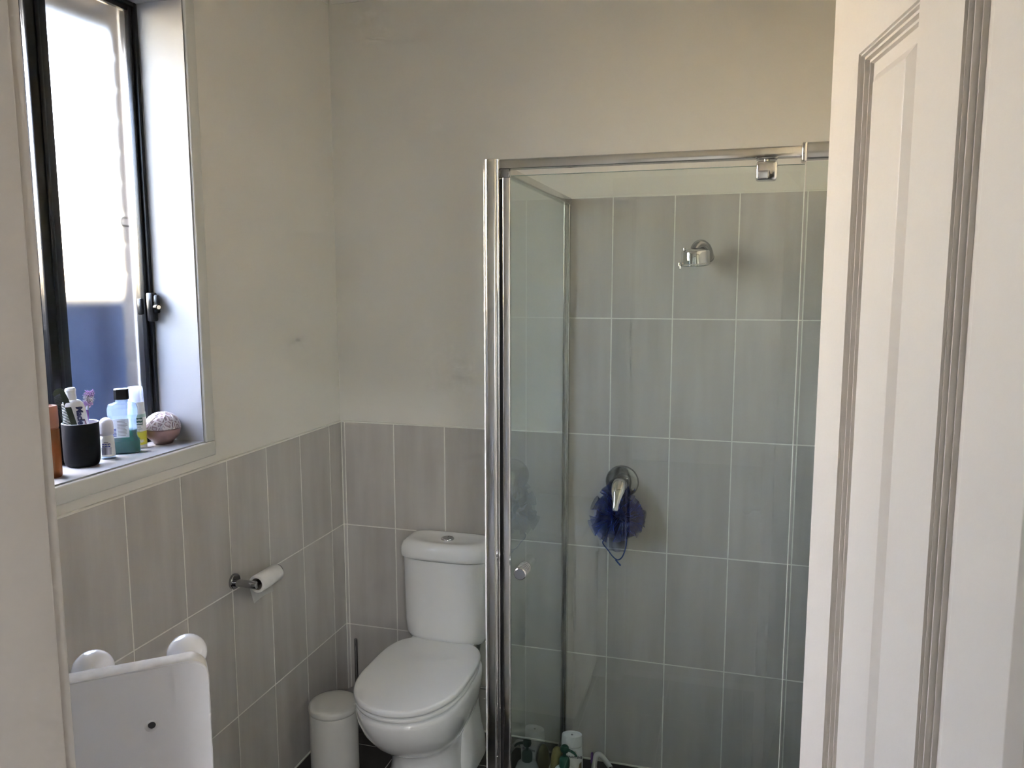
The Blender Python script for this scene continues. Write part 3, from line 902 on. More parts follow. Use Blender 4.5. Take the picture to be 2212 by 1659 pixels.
# ------------------------------------------------------------------ toilet
TXC = 0.458
toi = thing('toilet', 'white close-coupled toilet with its lid closed', 'toilet', (TXC, -0.35, ZF))
def dsh(hw, yb, ym, yf, z, n=64, eb=3.2, ef=2.15, dx=0.0):
    pts = []
    for k in range(n):
        a = 2 * PI * k / n
        c, s = math.cos(a), math.sin(a)
        if s <= 0:
            e = 2 / ef
            x = hw * math.copysign(abs(c) ** e, c); y = ym + (ym - yf) * math.copysign(abs(s) ** e, s)
        else:
            e = 2 / eb
            x = hw * math.copysign(abs(c) ** e, c); y = ym + (yb - ym) * abs(s) ** e
        pts.append((TXC + dx + x, y, z))
    return pts
bm = bmesh.new()
rings = [dsh(0.118, -0.070, -0.30, -0.470, ZF, eb=6), dsh(0.119, -0.070, -0.30, -0.472, ZF + 0.01, eb=6),
         dsh(0.116, -0.070, -0.30, -0.462, ZF + 0.05, eb=5), dsh(0.110, -0.072, -0.30, -0.448, ZF + 0.11, eb=5),
         dsh(0.110, -0.075, -0.30, -0.445, 0.185, eb=4.5), dsh(0.118, -0.080, -0.31, -0.462, 0.205, eb=4.5),
         dsh(0.134, -0.085, -0.34, -0.520, 0.235, eb=4), dsh(0.150, -0.090, -0.37, -0.566, 0.275, eb=4),
         dsh(0.163, -0.100, -0.39, -0.598, 0.315, eb=4), dsh(0.1725, -0.105, -0.40, -0.618, 0.355, eb=4),
         dsh(0.1765, -0.110, -0.40, -0.628, 0.388, eb=4), dsh(0.1745, -0.110, -0.40, -0.626, 0.402, eb=4), dsh(0.169, -0.112, -0.40, -0.620, 0.4085, eb=4)]
loft(bm, rings)
bowl = bm_obj('bowl', bm, CERAMIC, toi, None, True, 70)
for sx in (-1, 1):
    bm = bmesh.new()
    lathe(bm, [(0.014, 0.0), (0.014, 0.006), (0.010, 0.012), (0.003, 0.013)], (TXC + sx * 0.118, -0.24, ZF + 0.05), 20, M=axisM((sx, 0, 0.25)))
    bm_obj('bolt_cap', bm, WHITEP, bowl, None, True, 50)
# rear foot that flares beside the pedestal
bm = bmesh.new()
rings = [dsh(0.150, -0.060, -0.20, -0.330, ZF, eb=5, ef=2.4), dsh(0.150, -0.060, -0.20, -0.330, ZF + 0.012, eb=5, ef=2.4), dsh(0.146, -0.062, -0.20, -0.325, ZF + 0.06, eb=5, ef=2.4), dsh(0.134, -0.066, -0.20, -0.31, 0.15, eb=5), dsh(0.122, -0.07, -0.20, -0.30, 0.26, eb=5), dsh(0.118, -0.075, -0.2, -0.30, 0.36, eb=5), dsh(0.118, -0.08, -0.2, -0.30, 0.455, eb=5)]
loft(bm, rings)
bm_obj('rear_foot', bm, CERAMIC, bowl, None, True, 70)
def slab(name, hw, yb, ym, yf, z0, z1, r, dome, material, parent, eb=2.9):
    bm = bmesh.new()
    rings = []
    for k in range(4):
        a = PI / 2 * k / 3
        rings.append(dsh(hw - r * (1 - math.sin(a)), yb - r * (1 - math.sin(a)), ym, yf + r * (1 - math.sin(a)), z0 + r * (1 - math.cos(a)), eb=eb))
    for k in range(5):
        a = PI / 2 * k / 4
        rings.append(dsh(hw - r * 1.4 * (1 - math.cos(a)), yb - r * 1.4 * (1 - math.cos(a)), ym, yf + r * 1.4 * (1 - math.cos(a)), z1 - r + r * math.sin(a), eb=eb))
    for t in (0.85, 0.6, 0.3, 0.05):
        rings.append(dsh((hw - 1.4 * r) * t, ym + (yb - 1.4 * r - ym) * t, ym, ym + (yf + 1.4 * r - ym) * t, z1 + dome * (1 - t * t), eb=eb))
    loft(bm, rings)
    return bm_obj(name, bm, material, parent, None, True, 60)
slab('seat', 0.1750, -0.140, -0.405, -0.631, 0.4145, 0.4300, 0.006, 0.0, SEATP, toi, eb=3.8)
slab('lid', 0.1770, -0.134, -0.405, -0.637, 0.4345, 0.456, 0.007, 0.002, SEATP, toi, eb=3.8)
for sx in (-1, 1):
    bm = bmesh.new(); lathe(bm, [(0.012, -0.02), (0.012, 0.02)], (TXC + sx * 0.07, -0.142, 0.436), 16, M=axisM((1, 0, 0)))
    bm_obj('seat_hinge', bm, SEATP, toi, None, True, 50)
# cistern
def crec(hw, y0, y1, z, n=64, bow=0.022, e=6.0):
    pts = []
    for k in range(n):
        a = 2 * PI * k / n + PI / n
        c, s = math.cos(a), math.sin(a)
        x = hw * math.copysign(abs(c) ** (2 / e), c)
        yy = math.copysign(abs(s) ** (2 / e), s)
        y = (y0 + y1) / 2 + (y0 - y1) / 2 * yy
        if yy < 0: y -= bow * (1 - (x / hw) ** 2) * (-yy)
        pts.append((TXC + 0.002 + x, y, z))
    return pts
bm = bmesh.new()
loft(bm, [crec(0.128, -0.012, -0.120, 0.444, bow=0.02), crec(0.142, -0.006, -0.138, 0.451), crec(0.150, -0.004, -0.146, 0.472), crec(0.1535, -0.004, -0.150, 0.52), crec(0.1555, -0.004, -0.153, 0.65), crec(0.1565, -0.004, -0.155, 0.752)])
cis = bm_obj('cistern', bm, CERAMIC, toi, None, True, 60)
bm = bmesh.new()
loft(bm, [crec(0.1575, -0.003, -0.156, 0.7545), crec(0.1635, -0.002, -0.162, 0.757), crec(0.1645, -0.002, -0.164, 0.770), crec(0.163, -0.003, -0.162, 0.790), crec(0.157, -0.006, -0.152, 0.805), crec(0.147, -0.012, -0.140, 0.812), crec(0.133, -0.020, -0.125, 0.8125, e=4), crec(0.115, -0.03, -0.110, 0.8085, e=3), crec(0.06, -0.055, -0.085, 0.806, e=2.4, bow=0.008)])
lid_c = bm_obj('cistern_lid', bm, CERAMIC, toi, None, True, 60)
BT = (TXC - 0.004, -0.078, 0.806)
latheo('flush_ring', [(0.024, 0), (0.024, 0.003), (0.022, 0.0055), (0.0195, 0.006)], BT, CHROME, lid_c, seg=36)
latheo('flush_button', [(0.0185, 0), (0.0185, 0.005), (0.017, 0.0065), (0.006, 0.0068)], BT, BRUSHED, lid_c, seg=36)
boxo('button_split', (BT[0] - 0.0006, BT[0] + 0.0006, BT[1], BT[1] + 0.017, BT[2] + 0.0066, BT[2] + 0.0072), RUBBER, lid_c)
# water supply under the cistern
hs = thing('water_hose', 'braided steel water hose and stop tap under the cistern', 'hose', (0.57, -0.01, 0.23))
tubeo('hose', [(0.568, -0.075, 0.458), (0.567, -0.070, 0.415), (0.555, -0.058, 0.375), (0.538, -0.045, 0.345), (0.520, -0.038, 0.300), (0.522, -0.030, 0.255), (0.550, -0.022, 0.231), (0.585, -0.016, 0.226), (0.625, -0.014, 0.228)], 0.0065, BRUSHED, hs, seg=12, smooth_n=6)
latheo('hose_nut', [(0.012, 0.425), (0.012, 0.452)], (0.568, -0.075, 0), CHROME, hs, seg=6)
latheo('stop_tap', [(0.016, 0), (0.016, 0.004), (0.009, 0.006), (0.009, 0.030), (0.012, 0.032), (0.012, 0.044)], (0.632, 0.0, 0.228), CHROME, hs, seg=24, M=axisM((0, -1, 0)))

# ------------------------------------------------------------------ bin and brush
BC = (0.150, -0.385)
bn = thing('pedal_bin', 'cream cylindrical pedal bin beside the toilet', 'bin', (BC[0], BC[1], ZF))
latheo('bin_body', [(0.072, ZF), (0.080, ZF + 0.004), (0.0812, ZF + 0.02), (0.0812, 0.276), (0.079, 0.280)], (BC[0], BC[1], 0), BINP, bn, seg=56)
latheo('bin_lid', [(0.080, 0.279), (0.0835, 0.2805), (0.0845, 0.287), (0.0840, 0.295), (0.0805, 0.302), (0.072, 0.3055), (0.050, 0.3085), (0.02, 0.310)], (BC[0], BC[1], 0), BINP, bn, seg=56, auto=60)
boxo('pedal', (BC[0] + 0.045, BC[0] + 0.075, BC[1] - 0.105, BC[1] - 0.070, ZF + 0.012, ZF + 0.018), BLACKC, bn, bev=0.002)
br = thing('toilet_brush', 'toilet brush with a slim dark steel handle in the corner', 'toilet brush', (0.092, -0.105, ZF))
latheo('brush_holder', [(0.040, ZF), (0.042, ZF + 0.004), (0.042, 0.185), (0.040, 0.188), (0.012, 0.190)], (0.092, -0.105, 0), BRUSHED, br, seg=32)
latheo('handle', [(0.0062, 0.188), (0.0062, 0.392), (0.005, 0.396)], (0.092, -0.105, 0), DCHROME, br, seg=16)

# ------------------------------------------------------------------ toilet roll
tp = thing('toilet_roll_holder', 'chrome toilet roll holder on the tiled wall under the window', 'roll holder', (0, -0.62, 0.82))
RX, RZ, RY0, RY1 = 0.070, 0.822, -0.676, -0.572
M = axisM((1, 0, 0))
latheo('wall_plate', [(0.0235, 0), (0.0235, 0.006), (0.0215, 0.009)], (0, -0.690, 0.829), DCHROME, tp, seg=32, M=M)
latheo('post', [(0.0115, 0.008), (0.0115, RX + 0.008), (0.010, RX + 0.010)], (0, -0.690, 0.825), DCHROME, tp, seg=24, M=M)
latheo('end_cap', [(0.018, 0), (0.0195, 0.002), (0.0195, 0.007), (0.018, 0.009)], (RX, RY1 + 0.002, RZ + 0.003), DCHROME, tp, seg=28, M=axisM((0, 1, 0)))
latheo('bar', [(0.0085, -0.692), (0.0085, -0.568)], (RX, 0, RZ + 0.003), DCHROME, tp, seg=20, M=Matrix(((1, 0, 0), (0, 0, 1), (0, -1, 0))))
rl = thing('toilet_roll', 'nearly used up white toilet paper roll with a loose end', 'toilet roll', (RX, -0.62, RZ - 0.027))
bm = bmesh.new()
ro, ri = 0.0270, 0.0185
rings = []
for (r, y) in ((ri, RY0), (ro - 0.0015, RY0), (ro, RY0 + 0.0015), (ro, RY1 - 0.0015), (ro - 0.0015, RY1), (ri, RY1)):
    rings.append([(RX + r * math.cos(2 * PI * k / 40), y, RZ + r * math.sin(2 * PI * k / 40)) for k in range(40)])
loft(bm, rings, False, False)
bm_obj('paper', bm, PAPER, rl, None, True, 50)
bm = bmesh.new()
loft(bm, [[(RX + r * math.cos(2 * PI * k / 40), y, RZ + r * math.sin(2 * PI * k / 40)) for k in range(40)] for r, y in ((ri, RY0 + 0.001), (ri - 0.0015, RY0 + 0.001), (ri - 0.0015, RY1 - 0.001), (ri, RY1 - 0.001))], False, False)
bm_obj('cardboard_tube', bm, CARD, rl, None, True, 50)
bm = bmesh.new()
cols = []
for j in range(9):
    y = RY0 + (RY1 - RY0) * j / 8
    col = []
    for i in range(9):
        t = i / 8
        x = RX - ro - 0.0004 + 0.010 * t * t + 0.004 * math.sin(t * 3)
        z = RZ - 0.004 - (0.062 - 0.006 * math.sin(j / 8 * PI)) * t
        col.append(bm.verts.new((x + 0.002 * t * j / 8, y + 0.012 * t * t * 0.6, z)))
    cols.append(col)
for a, b in zip(cols[:-1], cols[1:]):
    for i in range(8): bm.faces.new((a[i], b[i], b[i + 1], a[i + 1]))
bmesh.ops.solidify(bm, geom=bm.faces[:], thickness=0.0004)
bm_obj('loose_sheet', bm, PAPER, rl, None, True, 60)

# ------------------------------------------------------------------ shower floor bottles
def pump_bottle():
    c = (0.936, -0.300)
    t = thing('pump_bottle', 'white body wash bottle with a dark green pump on the shower floor', 'bottle', (c[0], c[1], 0))
    bm = bmesh.new()
    prof = [(0.036, 0), (0.040, 0.004), (0.041, 0.02), (0.041, 0.105), (0.039, 0.125), (0.032, 0.143), (0.022, 0.152), (0.0165, 0.155)]
    lathe(bm, prof, (c[0], c[1], 0), 40)
    bm_obj('bottle_body', bm, WHITEP, t, None, True, 50)
    latheo('collar', [(0.0165, 0.153), (0.0175, 0.157), (0.0175, 0.178), (0.014, 0.186), (0.006, 0.190)], (c[0], c[1], 0), GREENP, t, seg=32)
    pump = latheo('pump_stem', [(0.0052, 0.188), (0.0052, 0.205)], (c[0], c[1], 0), GREENP, t, seg=16)
    latheo('pump_head', [(0.006, 0.202), (0.0125, 0.207), (0.0145, 0.215), (0.0130, 0.223), (0.008, 0.2275), (0.002, 0.2285)], (c[0], c[1], 0), GREENP, t, seg=28, auto=60)
    tubeo('nozzle', [(c[0] + 0.008, c[1], 0.214), (c[0] + 0.022, c[1] - 0.003, 0.213), (c[0] + 0.034, c[1] - 0.005, 0.208), (c[0] + 0.041, c[1] - 0.006, 0.200)], [0.0050, 0.0030], GREENP, t, seg=12, smooth_n=4)
pump_bottle()
def shampoo():
    c = (0.938, -0.190)
    t = local_thing('shampoo_bottle', 'white flat-capped shampoo bottle behind the green pump', 'bottle', (c[0], c[1], 0), (0, 0, math.radians(10)))
    def ov(rx, ry, z): return [(rx * math.cos(2 * PI * k / 40), ry * math.sin(2 * PI * k / 40), z) for k in range(40)]
    bm = bmesh.new()
    loft(bm, [ov(0.032, 0.020, 0), ov(0.036, 0.023, 0.006), ov(0.038, 0.025, 0.06), ov(0.0375, 0.0245, 0.12), ov(0.0355, 0.023, 0.165)])
    body = bm_obj('bottle_body', bm, WHITEP, t, None, True, 50)
    bm = bmesh.new()
    loft(bm, [ov(0.0353, 0.0228, 0.1665), ov(0.0355, 0.023, 0.168), ov(0.0345, 0.0222, 0.200), ov(0.0335, 0.0214, 0.2035), ov(0.030, 0.018, 0.2035), ov(0.028, 0.0165, 0.2015), ov(0.004, 0.004, 0.2012)])
    bm_obj('cap', bm, WHITEP, t, None, True, 40)
    latheo('cap_dimple', [(0.004, 0.2013), (0.003, 0.2026)], (0, 0, 0), GREYPR, t, seg=14)
    text_obj('lettering', 'PANTENE', 0.0105, GREYPR, t, frameM((0.012, -0.0242, 0.135), (1, 0, 0), (0, 0, 1)), 0.0012, bold=0.0003)
    latheo('emblem', [(0.006, 0), (0.006, 0.0015)], (0.010, -0.0235, 0.152), mat('pale_gold_print', (0.62, 0.60, 0.54), 0.4), t, seg=20, M=axisM((0, -1, 0)))
    bm = bmesh.new()
    vs = [bm.verts.new(p) for p in ((0.020, -0.0238, 0.070), (0.026, -0.0238, 0.112), (0.033, -0.0190, 0.118), (0.034, -0.0185, 0.05))]
    bm.faces.new(vs); bmesh.ops.solidify(bm, geom=bm.faces[:], thickness=0.002)
    bm_obj('gold_band', bm, mat('gold_print', (0.30, 0.25, 0.14), 0.4), t)
shampoo()
def olive_bottle():
    c = (0.8965, -0.235)
    t = thing('conditioner_bottle', 'olive yellow rounded bottle against the shower return glass', 'bottle', (c[0], c[1], 0))
    latheo('bottle_body', [(0.018, 0), (0.021, 0.004), (0.0225, 0.05), (0.0225, 0.11), (0.020, 0.145), (0.015, 0.165), (0.008, 0.175), (0.002, 0.178)], (c[0], c[1], 0), OLIVE, t, seg=32, auto=60)
    latheo('base_cap', [(0.0215, 0.0), (0.0230, 0.001), (0.0230, 0.022), (0.0222, 0.023)], (c[0], c[1], 0), OLIVE, t, seg=32)
olive_bottle()
def shaver():
    t = thing('shower_scraper', 'small white curved handheld scraper on the shower floor', 'scraper', (1.02, -0.09, 0))
    bm = bmesh.new()
    rings = []
    pts = [(1.000, -0.105, 0.003), (1.000, -0.104, 0.040), (1.004, -0.102, 0.075), (1.014, -0.099, 0.088), (1.028, -0.096, 0.078), (1.044, -0.094, 0.058), (1.056, -0.092, 0.040), (1.058, -0.092, 0.028)]
    tube(bm, pts, [0.010, 0.0085], 14, 5)
    bm_obj('handle', bm, WHITEP, t, None, True, 60)
    tubeo('grip_ring', [(1.049, -0.110, 0.036), (1.056, -0.100, 0.047), (1.064, -0.090, 0.042), (1.066, -0.082, 0.030)], 0.0022, BLACKC, t, seg=8, smooth_n=4)
    boxo('grip_pad', (0.988, 0.996, -0.110, -0.096, 0.055, 0.092), PURPLE, t, bev=0.003)
    latheo('foot', [(0.017, 0), (0.017, 0.008), (0.012, 0.012)], (1.003, -0.104, 0), BLACKC, t, seg=24)
shaver()

# ------------------------------------------------------------------ things on the window sill
SZ = WZ0
# pink patterned ball candle
c = (-0.088, -0.850)
t = thing('ball_candle', 'round lidded rose-brown candle pot with a white leaf pattern', 'candle', (c[0], c[1], SZ))
prof = [(0.020, 0), (0.024, 0.0008)]
for k in range(1, 9):
    a = -1.05 + 1.05 * k / 8
    prof.append((0.0465 * math.cos(a), 0.0405 + 0.046 * math.sin(a) * 0.88))
latheo('pot', prof + [(0.0470, 0.0405), (0.0478, 0.0415), (0.0478, 0.0428), (0.045, 0.0432)], (c[0], c[1], SZ), ROSE, t, seg=48, auto=60)
prof = []
for k in range(0, 13):
    a = PI / 2 * k / 12
    prof.append((0.0464 * math.cos(a) + 0.0005, 0.0434 + 0.0435 * math.sin(a)))
dome = latheo('dome_lid', prof, (c[0], c[1], SZ), LEAFPAT, t, seg=56, auto=80)
bm = bmesh.new()       # raised rim scallops: two rows of pointed leaves
for row, (el0, el1, nn, off) in enumerate(((0.02, 0.55, 10, 0), (0.50, 1.02, 8, 0.3), (0.98, 1.42, 6, 0))):
    for k in range(nn):
        az = 2 * PI * k / nn + off
        wA = PI / nn * 0.92
        def sp(e, a, rr=0.0475):
            return (c[0] + rr * math.cos(e) * math.cos(a), c[1] + rr * math.cos(e) * math.sin(a), SZ + 0.0434 + rr * 0.93 * math.sin(e))
        lft = [sp(el0 + (el1 - el0) * s / 6, az - wA * math.cos(PI / 2 * s / 6) ** 0.8) for s in range(7)]
        rgt = [sp(el0 + (el1 - el0) * s / 6, az + wA * math.cos(PI / 2 * s / 6) ** 0.8) for s in range(7)]
        tube(bm, lft, 0.0010, 6)
        tube(bm, rgt, 0.0010, 6)
bm_obj('leaf_outline', bm, mat('white_glaze_line', (0.62, 0.58, 0.60), 0.4), dome, None, True)

# foam wash bottle with clear overcap
c = (-0.112, -0.917)
t = local_thing('foam_wash_bottle', 'white and yellow-green foam wash bottle with a clear cap', 'bottle', (c[0], c[1], SZ), (0, 0, math.radians(38)))
latheo('bottle_body', [(0.0195, 0), (0.0220, 0.003), (0.0222, 0.012), (0.0222, 0.092), (0.0215, 0.098)], (0, 0, 0), LABELW, t, seg=36)
latheo('yellow_print', [(0.02232, 0.010), (0.02232, 0.046)], (0, 0, 0), LABELY, t, seg=36, cap0=False, cap1=False)
latheo('green_band', [(0.02232, 0.084), (0.02232, 0.0925)], (0, 0, 0), mat('pale_green_print', (0.40, 0.56, 0.50), 0.4), t, seg=36, cap0=False, cap1=False)
latheo('shoulder', [(0.0205, 0.098), (0.0205, 0.122), (0.0195, 0.124)], (0, 0, 0), WHITEP, t, seg=36)
latheo('pump', [(0.0125, 0.124), (0.0115, 0.130), (0.0105, 0.150), (0.010, 0.158), (0.003, 0.159)], (0, 0, 0), WHITEP, t, seg=24)
latheo('overcap', [(0.0198, 0.1245), (0.0192, 0.158), (0.0175, 0.165), (0.006, 0.1665)], (0, 0, 0), FROSTCAP, t, seg=36, cap0=False)
def curved_patch(name, r, a0, a1, z0, z1, material, parent, n=8):
    bm = bmesh.new()
    A = [a0 + (a1 - a0) * k / n for k in range(n + 1)]
    v = [[bm.verts.new((r * math.cos(a), r * math.sin(a), z)) for a in A] for z in (z0, z1)]
    for k in range(n): bm.faces.new((v[0][k], v[0][k + 1], v[1][k + 1], v[1][k]))
    return bm_obj(name, bm, material, parent)
fa = -PI / 2 - math.radians(8)    # label faces the camera in this frame
curved_patch('green_block', 0.0225, fa - 0.55, fa + 0.85, 0.064, 0.0835, LABELG, t)
def wrap_text(body, size, r, amid, z, material, parent, bold=0.0, thick=0.00015):
    """lettering bent round an upright cylinder"""
    cu = bpy.data.curves.new('lettering', 'FONT'); cu.body = body; cu.size = size; cu.align_x = 'CENTER'; cu.align_y = 'CENTER'; cu.extrude = thick; cu.offset = bold; cu.resolution_u = 2
    tmp = bpy.data.objects.new('tmp_text', cu); COL.objects.link(tmp)
    me = bpy.data.meshes.new_from_object(tmp.evaluated_get(bpy.context.evaluated_depsgraph_get()))
    bpy.data.objects.remove(tmp); bpy.data.curves.remove(cu)
    for v in me.vertices:
        a = amid + v.co.x / r
        rr = r + v.co.z
        v.co = (rr * math.cos(a), rr * math.sin(a), z + v.co.y)
    me.materials.clear(); me.materials.append(material)
    o = bpy.data.objects.new('lettering', me); COL.objects.link(o); o.parent = parent
    return o
wrap_text('Thursday', 0.0078, 0.0227, fa + 0.12, 0.0780, LABELW, t, 0.0002)
wrap_text('Plantation', 0.0072, 0.0227, fa + 0.15, 0.0692, LABELW, t, 0.0002)
wrap_text('TEA TREE', 0.0048, 0.0225, fa + 0.15, 0.0580, GREYPR, t)
wrap_text('FACE WASH', 0.0048, 0.0225, fa + 0.15, 0.0528, GREYPR, t)
wrap_text('FOAM', 0.0048, 0.0225, fa + 0.15, 0.0476, GREYPR, t)
curved_patch('print_line', 0.0225, fa - 0.5, fa + 0.9, 0.0615, 0.0622, GREYPR, t)
curved_patch('print_line', 0.0225, fa - 0.5, fa + 0.9, 0.0432, 0.0438, GREYPR, t)
bm = bmesh.new()
for k in range(7):
    a = math.radians(20 + 24 * k)
    aa = fa + 0.62
    p0 = (0.0, 0.0); L1 = 0.011
    pts = [(0, 0), (L1 * 0.5 * math.cos(a) - 0.0011 * math.sin(a), L1 * 0.5 * math.sin(a) + 0.0011 * math.cos(a)), (L1 * math.cos(a), L1 * math.sin(a)), (L1 * 0.5 * math.cos(a) + 0.0011 * math.sin(a), L1 * 0.5 * math.sin(a) - 0.0011 * math.cos(a))]
    bm.faces.new([bm.verts.new((0.0226 * math.cos(aa + u / 0.0226), 0.0226 * math.sin(aa + u / 0.0226), 0.016 + w)) for u, w in pts])
bm_obj('leaf_print', bm, LABELW, t)

# mouthwash flask
c = (-0.098, -0.982)
t = local_thing('mouthwash_bottle', 'clear mouthwash bottle with green liquid and a black cap', 'bottle', (c[0], c[1], SZ), (0, 0, math.radians(40)))
def octo(hx, hy, ch, z):
    return [(hx - ch, -hy, z), (hx, -hy + ch, z), (hx, hy - ch, z), (hx - ch, hy, z), (-hx + ch, hy, z), (-hx, hy - ch, z), (-hx, -hy + ch, z), (-hx + ch, -hy, z)]
bodyp = [(0.036, 0.0205, 0.010, 0.001), (0.0375, 0.022, 0.011, 0.004), (0.0375, 0.022, 0.011, 0.033), (0.0330, 0.0195, 0.009, 0.039), (0.0315, 0.0185, 0.009, 0.045), (0.0315, 0.0185, 0.009, 0.090), (0.0335, 0.0200, 0.010, 0.096), (0.0355, 0.0210, 0.011, 0.101), (0.0355, 0.0210, 0.011, 0.118), (0.0325, 0.0190, 0.010, 0.128), (0.018, 0.0150, 0.007, 0.133), (0.0145, 0.0145, 0.0065, 0.135), (0.0145, 0.0145, 0.0065, 0.141)]
bm = bmesh.new(); loft(bm, [octo(*p) for p in bodyp]); bm_obj('flask', bm, tinted('pale_blue_plastic', (0.70, 0.80, 0.92), 0.12, 0.74), t)
bm = bmesh.new()
liq = [(a - 0.0012, b - 0.0012, ch - 0.0004, z + (0.0012 if i == 0 else 0)) for i, (a, b, ch, z) in enumerate(bodyp[:5])] + [(0.0303, 0.0173, 0.0086, 0.062)]
loft(bm, [octo(*p) for p in liq]); bm_obj('liquid', bm, GREENLIQ, t)
bm = bmesh.new(); loft(bm, [octo(0.0168, 0.0168, 0.006, 0.1415), octo(0.0175, 0.0175, 0.006, 0.143), octo(0.0175, 0.0175, 0.006, 0.167), octo(0.0165, 0.0165, 0.0055, 0.1685)]); bm_obj('cap', bm, BLACKC, t)
lab = boxo('paper_label', (-0.026, 0.014, -0.0195, -0.0187, 0.043, 0.092), mat('pale_label', (0.66, 0.72, 0.80), 0.4), t)
for k in range(11):
    w = random.Random(k + 3).uniform(0.62, 1.0) * 0.026
    boxo('print_line', (-0.013, -0.013 + w, -0.0199, -0.0194, 0.0855 - 0.0037 * k, 0.0868 - 0.0037 * k), GREYPR, lab)
for k in range(6):
    boxo('print_block', (-0.0255, -0.0158, -0.0199, -0.0194, 0.0475 + 0.0036 * k, 0.0494 + 0.0036 * k), LABELB, lab)

# roll-on deodorant
c = (-0.088, -1.050)
t = local_thing('roll_on_deodorant', 'white roll-on deodorant with a domed cap and blue label', 'deodorant', (c[0], c[1], SZ), (0, 0, math.radians(42)))
latheo('glass_base', [(0.0170, 0), (0.0180, 0.002), (0.0180, 0.0060), (0.0175, 0.008)], (0, 0, 0), CLEARP, t, seg=32)
latheo('bottle_body', [(0.0172, 0.0065), (0.0176, 0.010), (0.0165, 0.050), (0.0150, 0.056), (0.0125, 0.060)], (0, 0, 0), LABELW, t, seg=36)
prof = [(0.0150, 0.060), (0.0168, 0.0615), (0.0172, 0.066), (0.0165, 0.088)] + [(0.0165 * math.cos(PI / 2 * k / 8), 0.088 + 0.0165 * math.sin(PI / 2 * k / 8)) for k in range(1, 9)]
latheo('domed_cap', prof, (0, 0, 0), mat('pearl_cap_plastic', (0.74, 0.74, 0.82), 0.3), t, seg=36, auto=80)
curved_patch('blue_label', 0.0176, fa - 0.55, fa + 0.55, 0.0315, 0.0405, LABELB, t)
curved_patch('silver_label', 0.0178, fa - 0.70, fa + 0.70, 0.0120, 0.0305, mat('silver_print', (0.40, 0.42, 0.52), 0.3, 0.5, noise=0.5, nscale=120, stretch=(1, 1, 0.01)), t)
curved_patch('print_line', 0.0175, fa - 0.3, fa + 0.3, 0.0430, 0.0445, GREYPR, t)
wrap_text('NIVEA', 0.0068, 0.0178, fa, 0.0360, LABELW, t, 0.0002)

# tumbler with comb, toothpaste and toothbrush
CUP = Vector((-0.088, -1.130, SZ))
t = thing('tumbler', 'matte black tumbler holding a comb, toothpaste and toothbrush', 'tumbler', tuple(CUP))
latheo('cup_wall', [(0.031, 0), (0.0365, 0.004), (0.0393, 0.012), (0.0403, 0.030), (0.0408, 0.104), (0.0403, 0.1055)], tuple(CUP), BLACKP, t, seg=56, cap1=False)
latheo('white_rim', [(0.0403, 0.1055), (0.0399, 0.1062), (0.0385, 0.1058), (0.0380, 0.103), (0.0375, 0.012), (0.028, 0.008)], tuple(CUP), WHITEP, t, seg=56, cap0=False)

def lean_frame(base, tip, facing):
    z = (Vector(tip) - Vector(base)).normalized()
    f = Vector(facing); y = (f - z * f.dot(z)).normalized()     # y: towards the viewer
    x = (-y).cross(z) * 1.0
    x = z.cross(-y) * -1.0
    M3 = Matrix((x, y, z)).transposed()
    return M3
VIEW = Vector((0.68, -0.70, 0.15))
def leaner(name, label, cat, base, tip, facing=VIEW):
    z = (Vector(tip) - Vector(base)).normalized()
    y = -(facing - z * facing.dot(z)).normalized()              # y points away from the viewer
    x = y.cross(z)                                              # x to the viewer's right
    o = local_thing(name, label, cat, tuple(base))
    o.rotation_euler = Matrix((x, y, z)).transposed().to_euler()
    return o
# comb
b0 = CUP + Vector((0.012, -0.012, 0.014)); tip = CUP + Vector((-0.020, -0.035, 0.180))
t = leaner('comb', 'dark green pocket comb standing in the black tumbler', 'comb', b0, tip)
L = 0.182
bm = bmesh.new()
outl = [(0.003, 0.0), (0.0135, 0.0), (0.0145, L - 0.03), (0.011, L - 0.006), (0.006, L), (-0.006, L - 0.001), (-0.0135, L - 0.009), (-0.0125, L - 0.016), (0.0015, L - 0.012)]
loft(bm, [[(x, -0.0014, z) for x, z in outl], [(x, 0.0014, z) for x, z in outl]])
bm_obj('comb_spine', bm, COMBM, t)
for k in range(34):
    z = L - 0.0195 - 0.0036 * k
    boxo('tooth', (-0.0135, 0.0040, -0.0010, 0.0010, z, z + 0.0019), COMBM, t)
# toothpaste tube
b0 = CUP + Vector((-0.003, -0.001, 0.014)); tip = CUP + Vector((-0.013, -0.010, 0.190))
t = leaner('toothpaste_tube', 'crumpled white toothpaste tube, cap up, in the black tumbler', 'toothpaste', b0, tip)
def ovt(rx, ry, z, cx=0, n=28): return [(cx + rx * math.cos(2 * PI * k / n), ry * math.sin(2 * PI * k / n), z) for k in range(n)]
bm = bmesh.new()
loft(bm, [ovt(0.0245, 0.0015, 0.0), ovt(0.0245, 0.003, 0.012), ovt(0.0240, 0.008, 0.035), ovt(0.0235, 0.010, 0.065), ovt(0.0225, 0.012, 0.090, 0.001), ovt(0.0215, 0.0135, 0.108, 0.001), ovt(0.0195, 0.0145, 0.118), ovt(0.0150, 0.0135, 0.124), ovt(0.009, 0.009, 0.1265)])
me_t = bm_obj('tube_body', bm, WHITEP, t, None, True, 70)
for v in me_t.data.vertices:      # creases of a squeezed tube
    v.co.y += 0.0028 * math.sin(v.co.x * 260 + v.co.z * 70) * max(0, min(1, (0.11 - v.co.z) * 18))
latheo('tube_shoulder', [(0.0185, 0.114), (0.0185, 0.1185), (0.0165, 0.1225)], (-0.0015, 0, 0), WHITEP, t, seg=28)
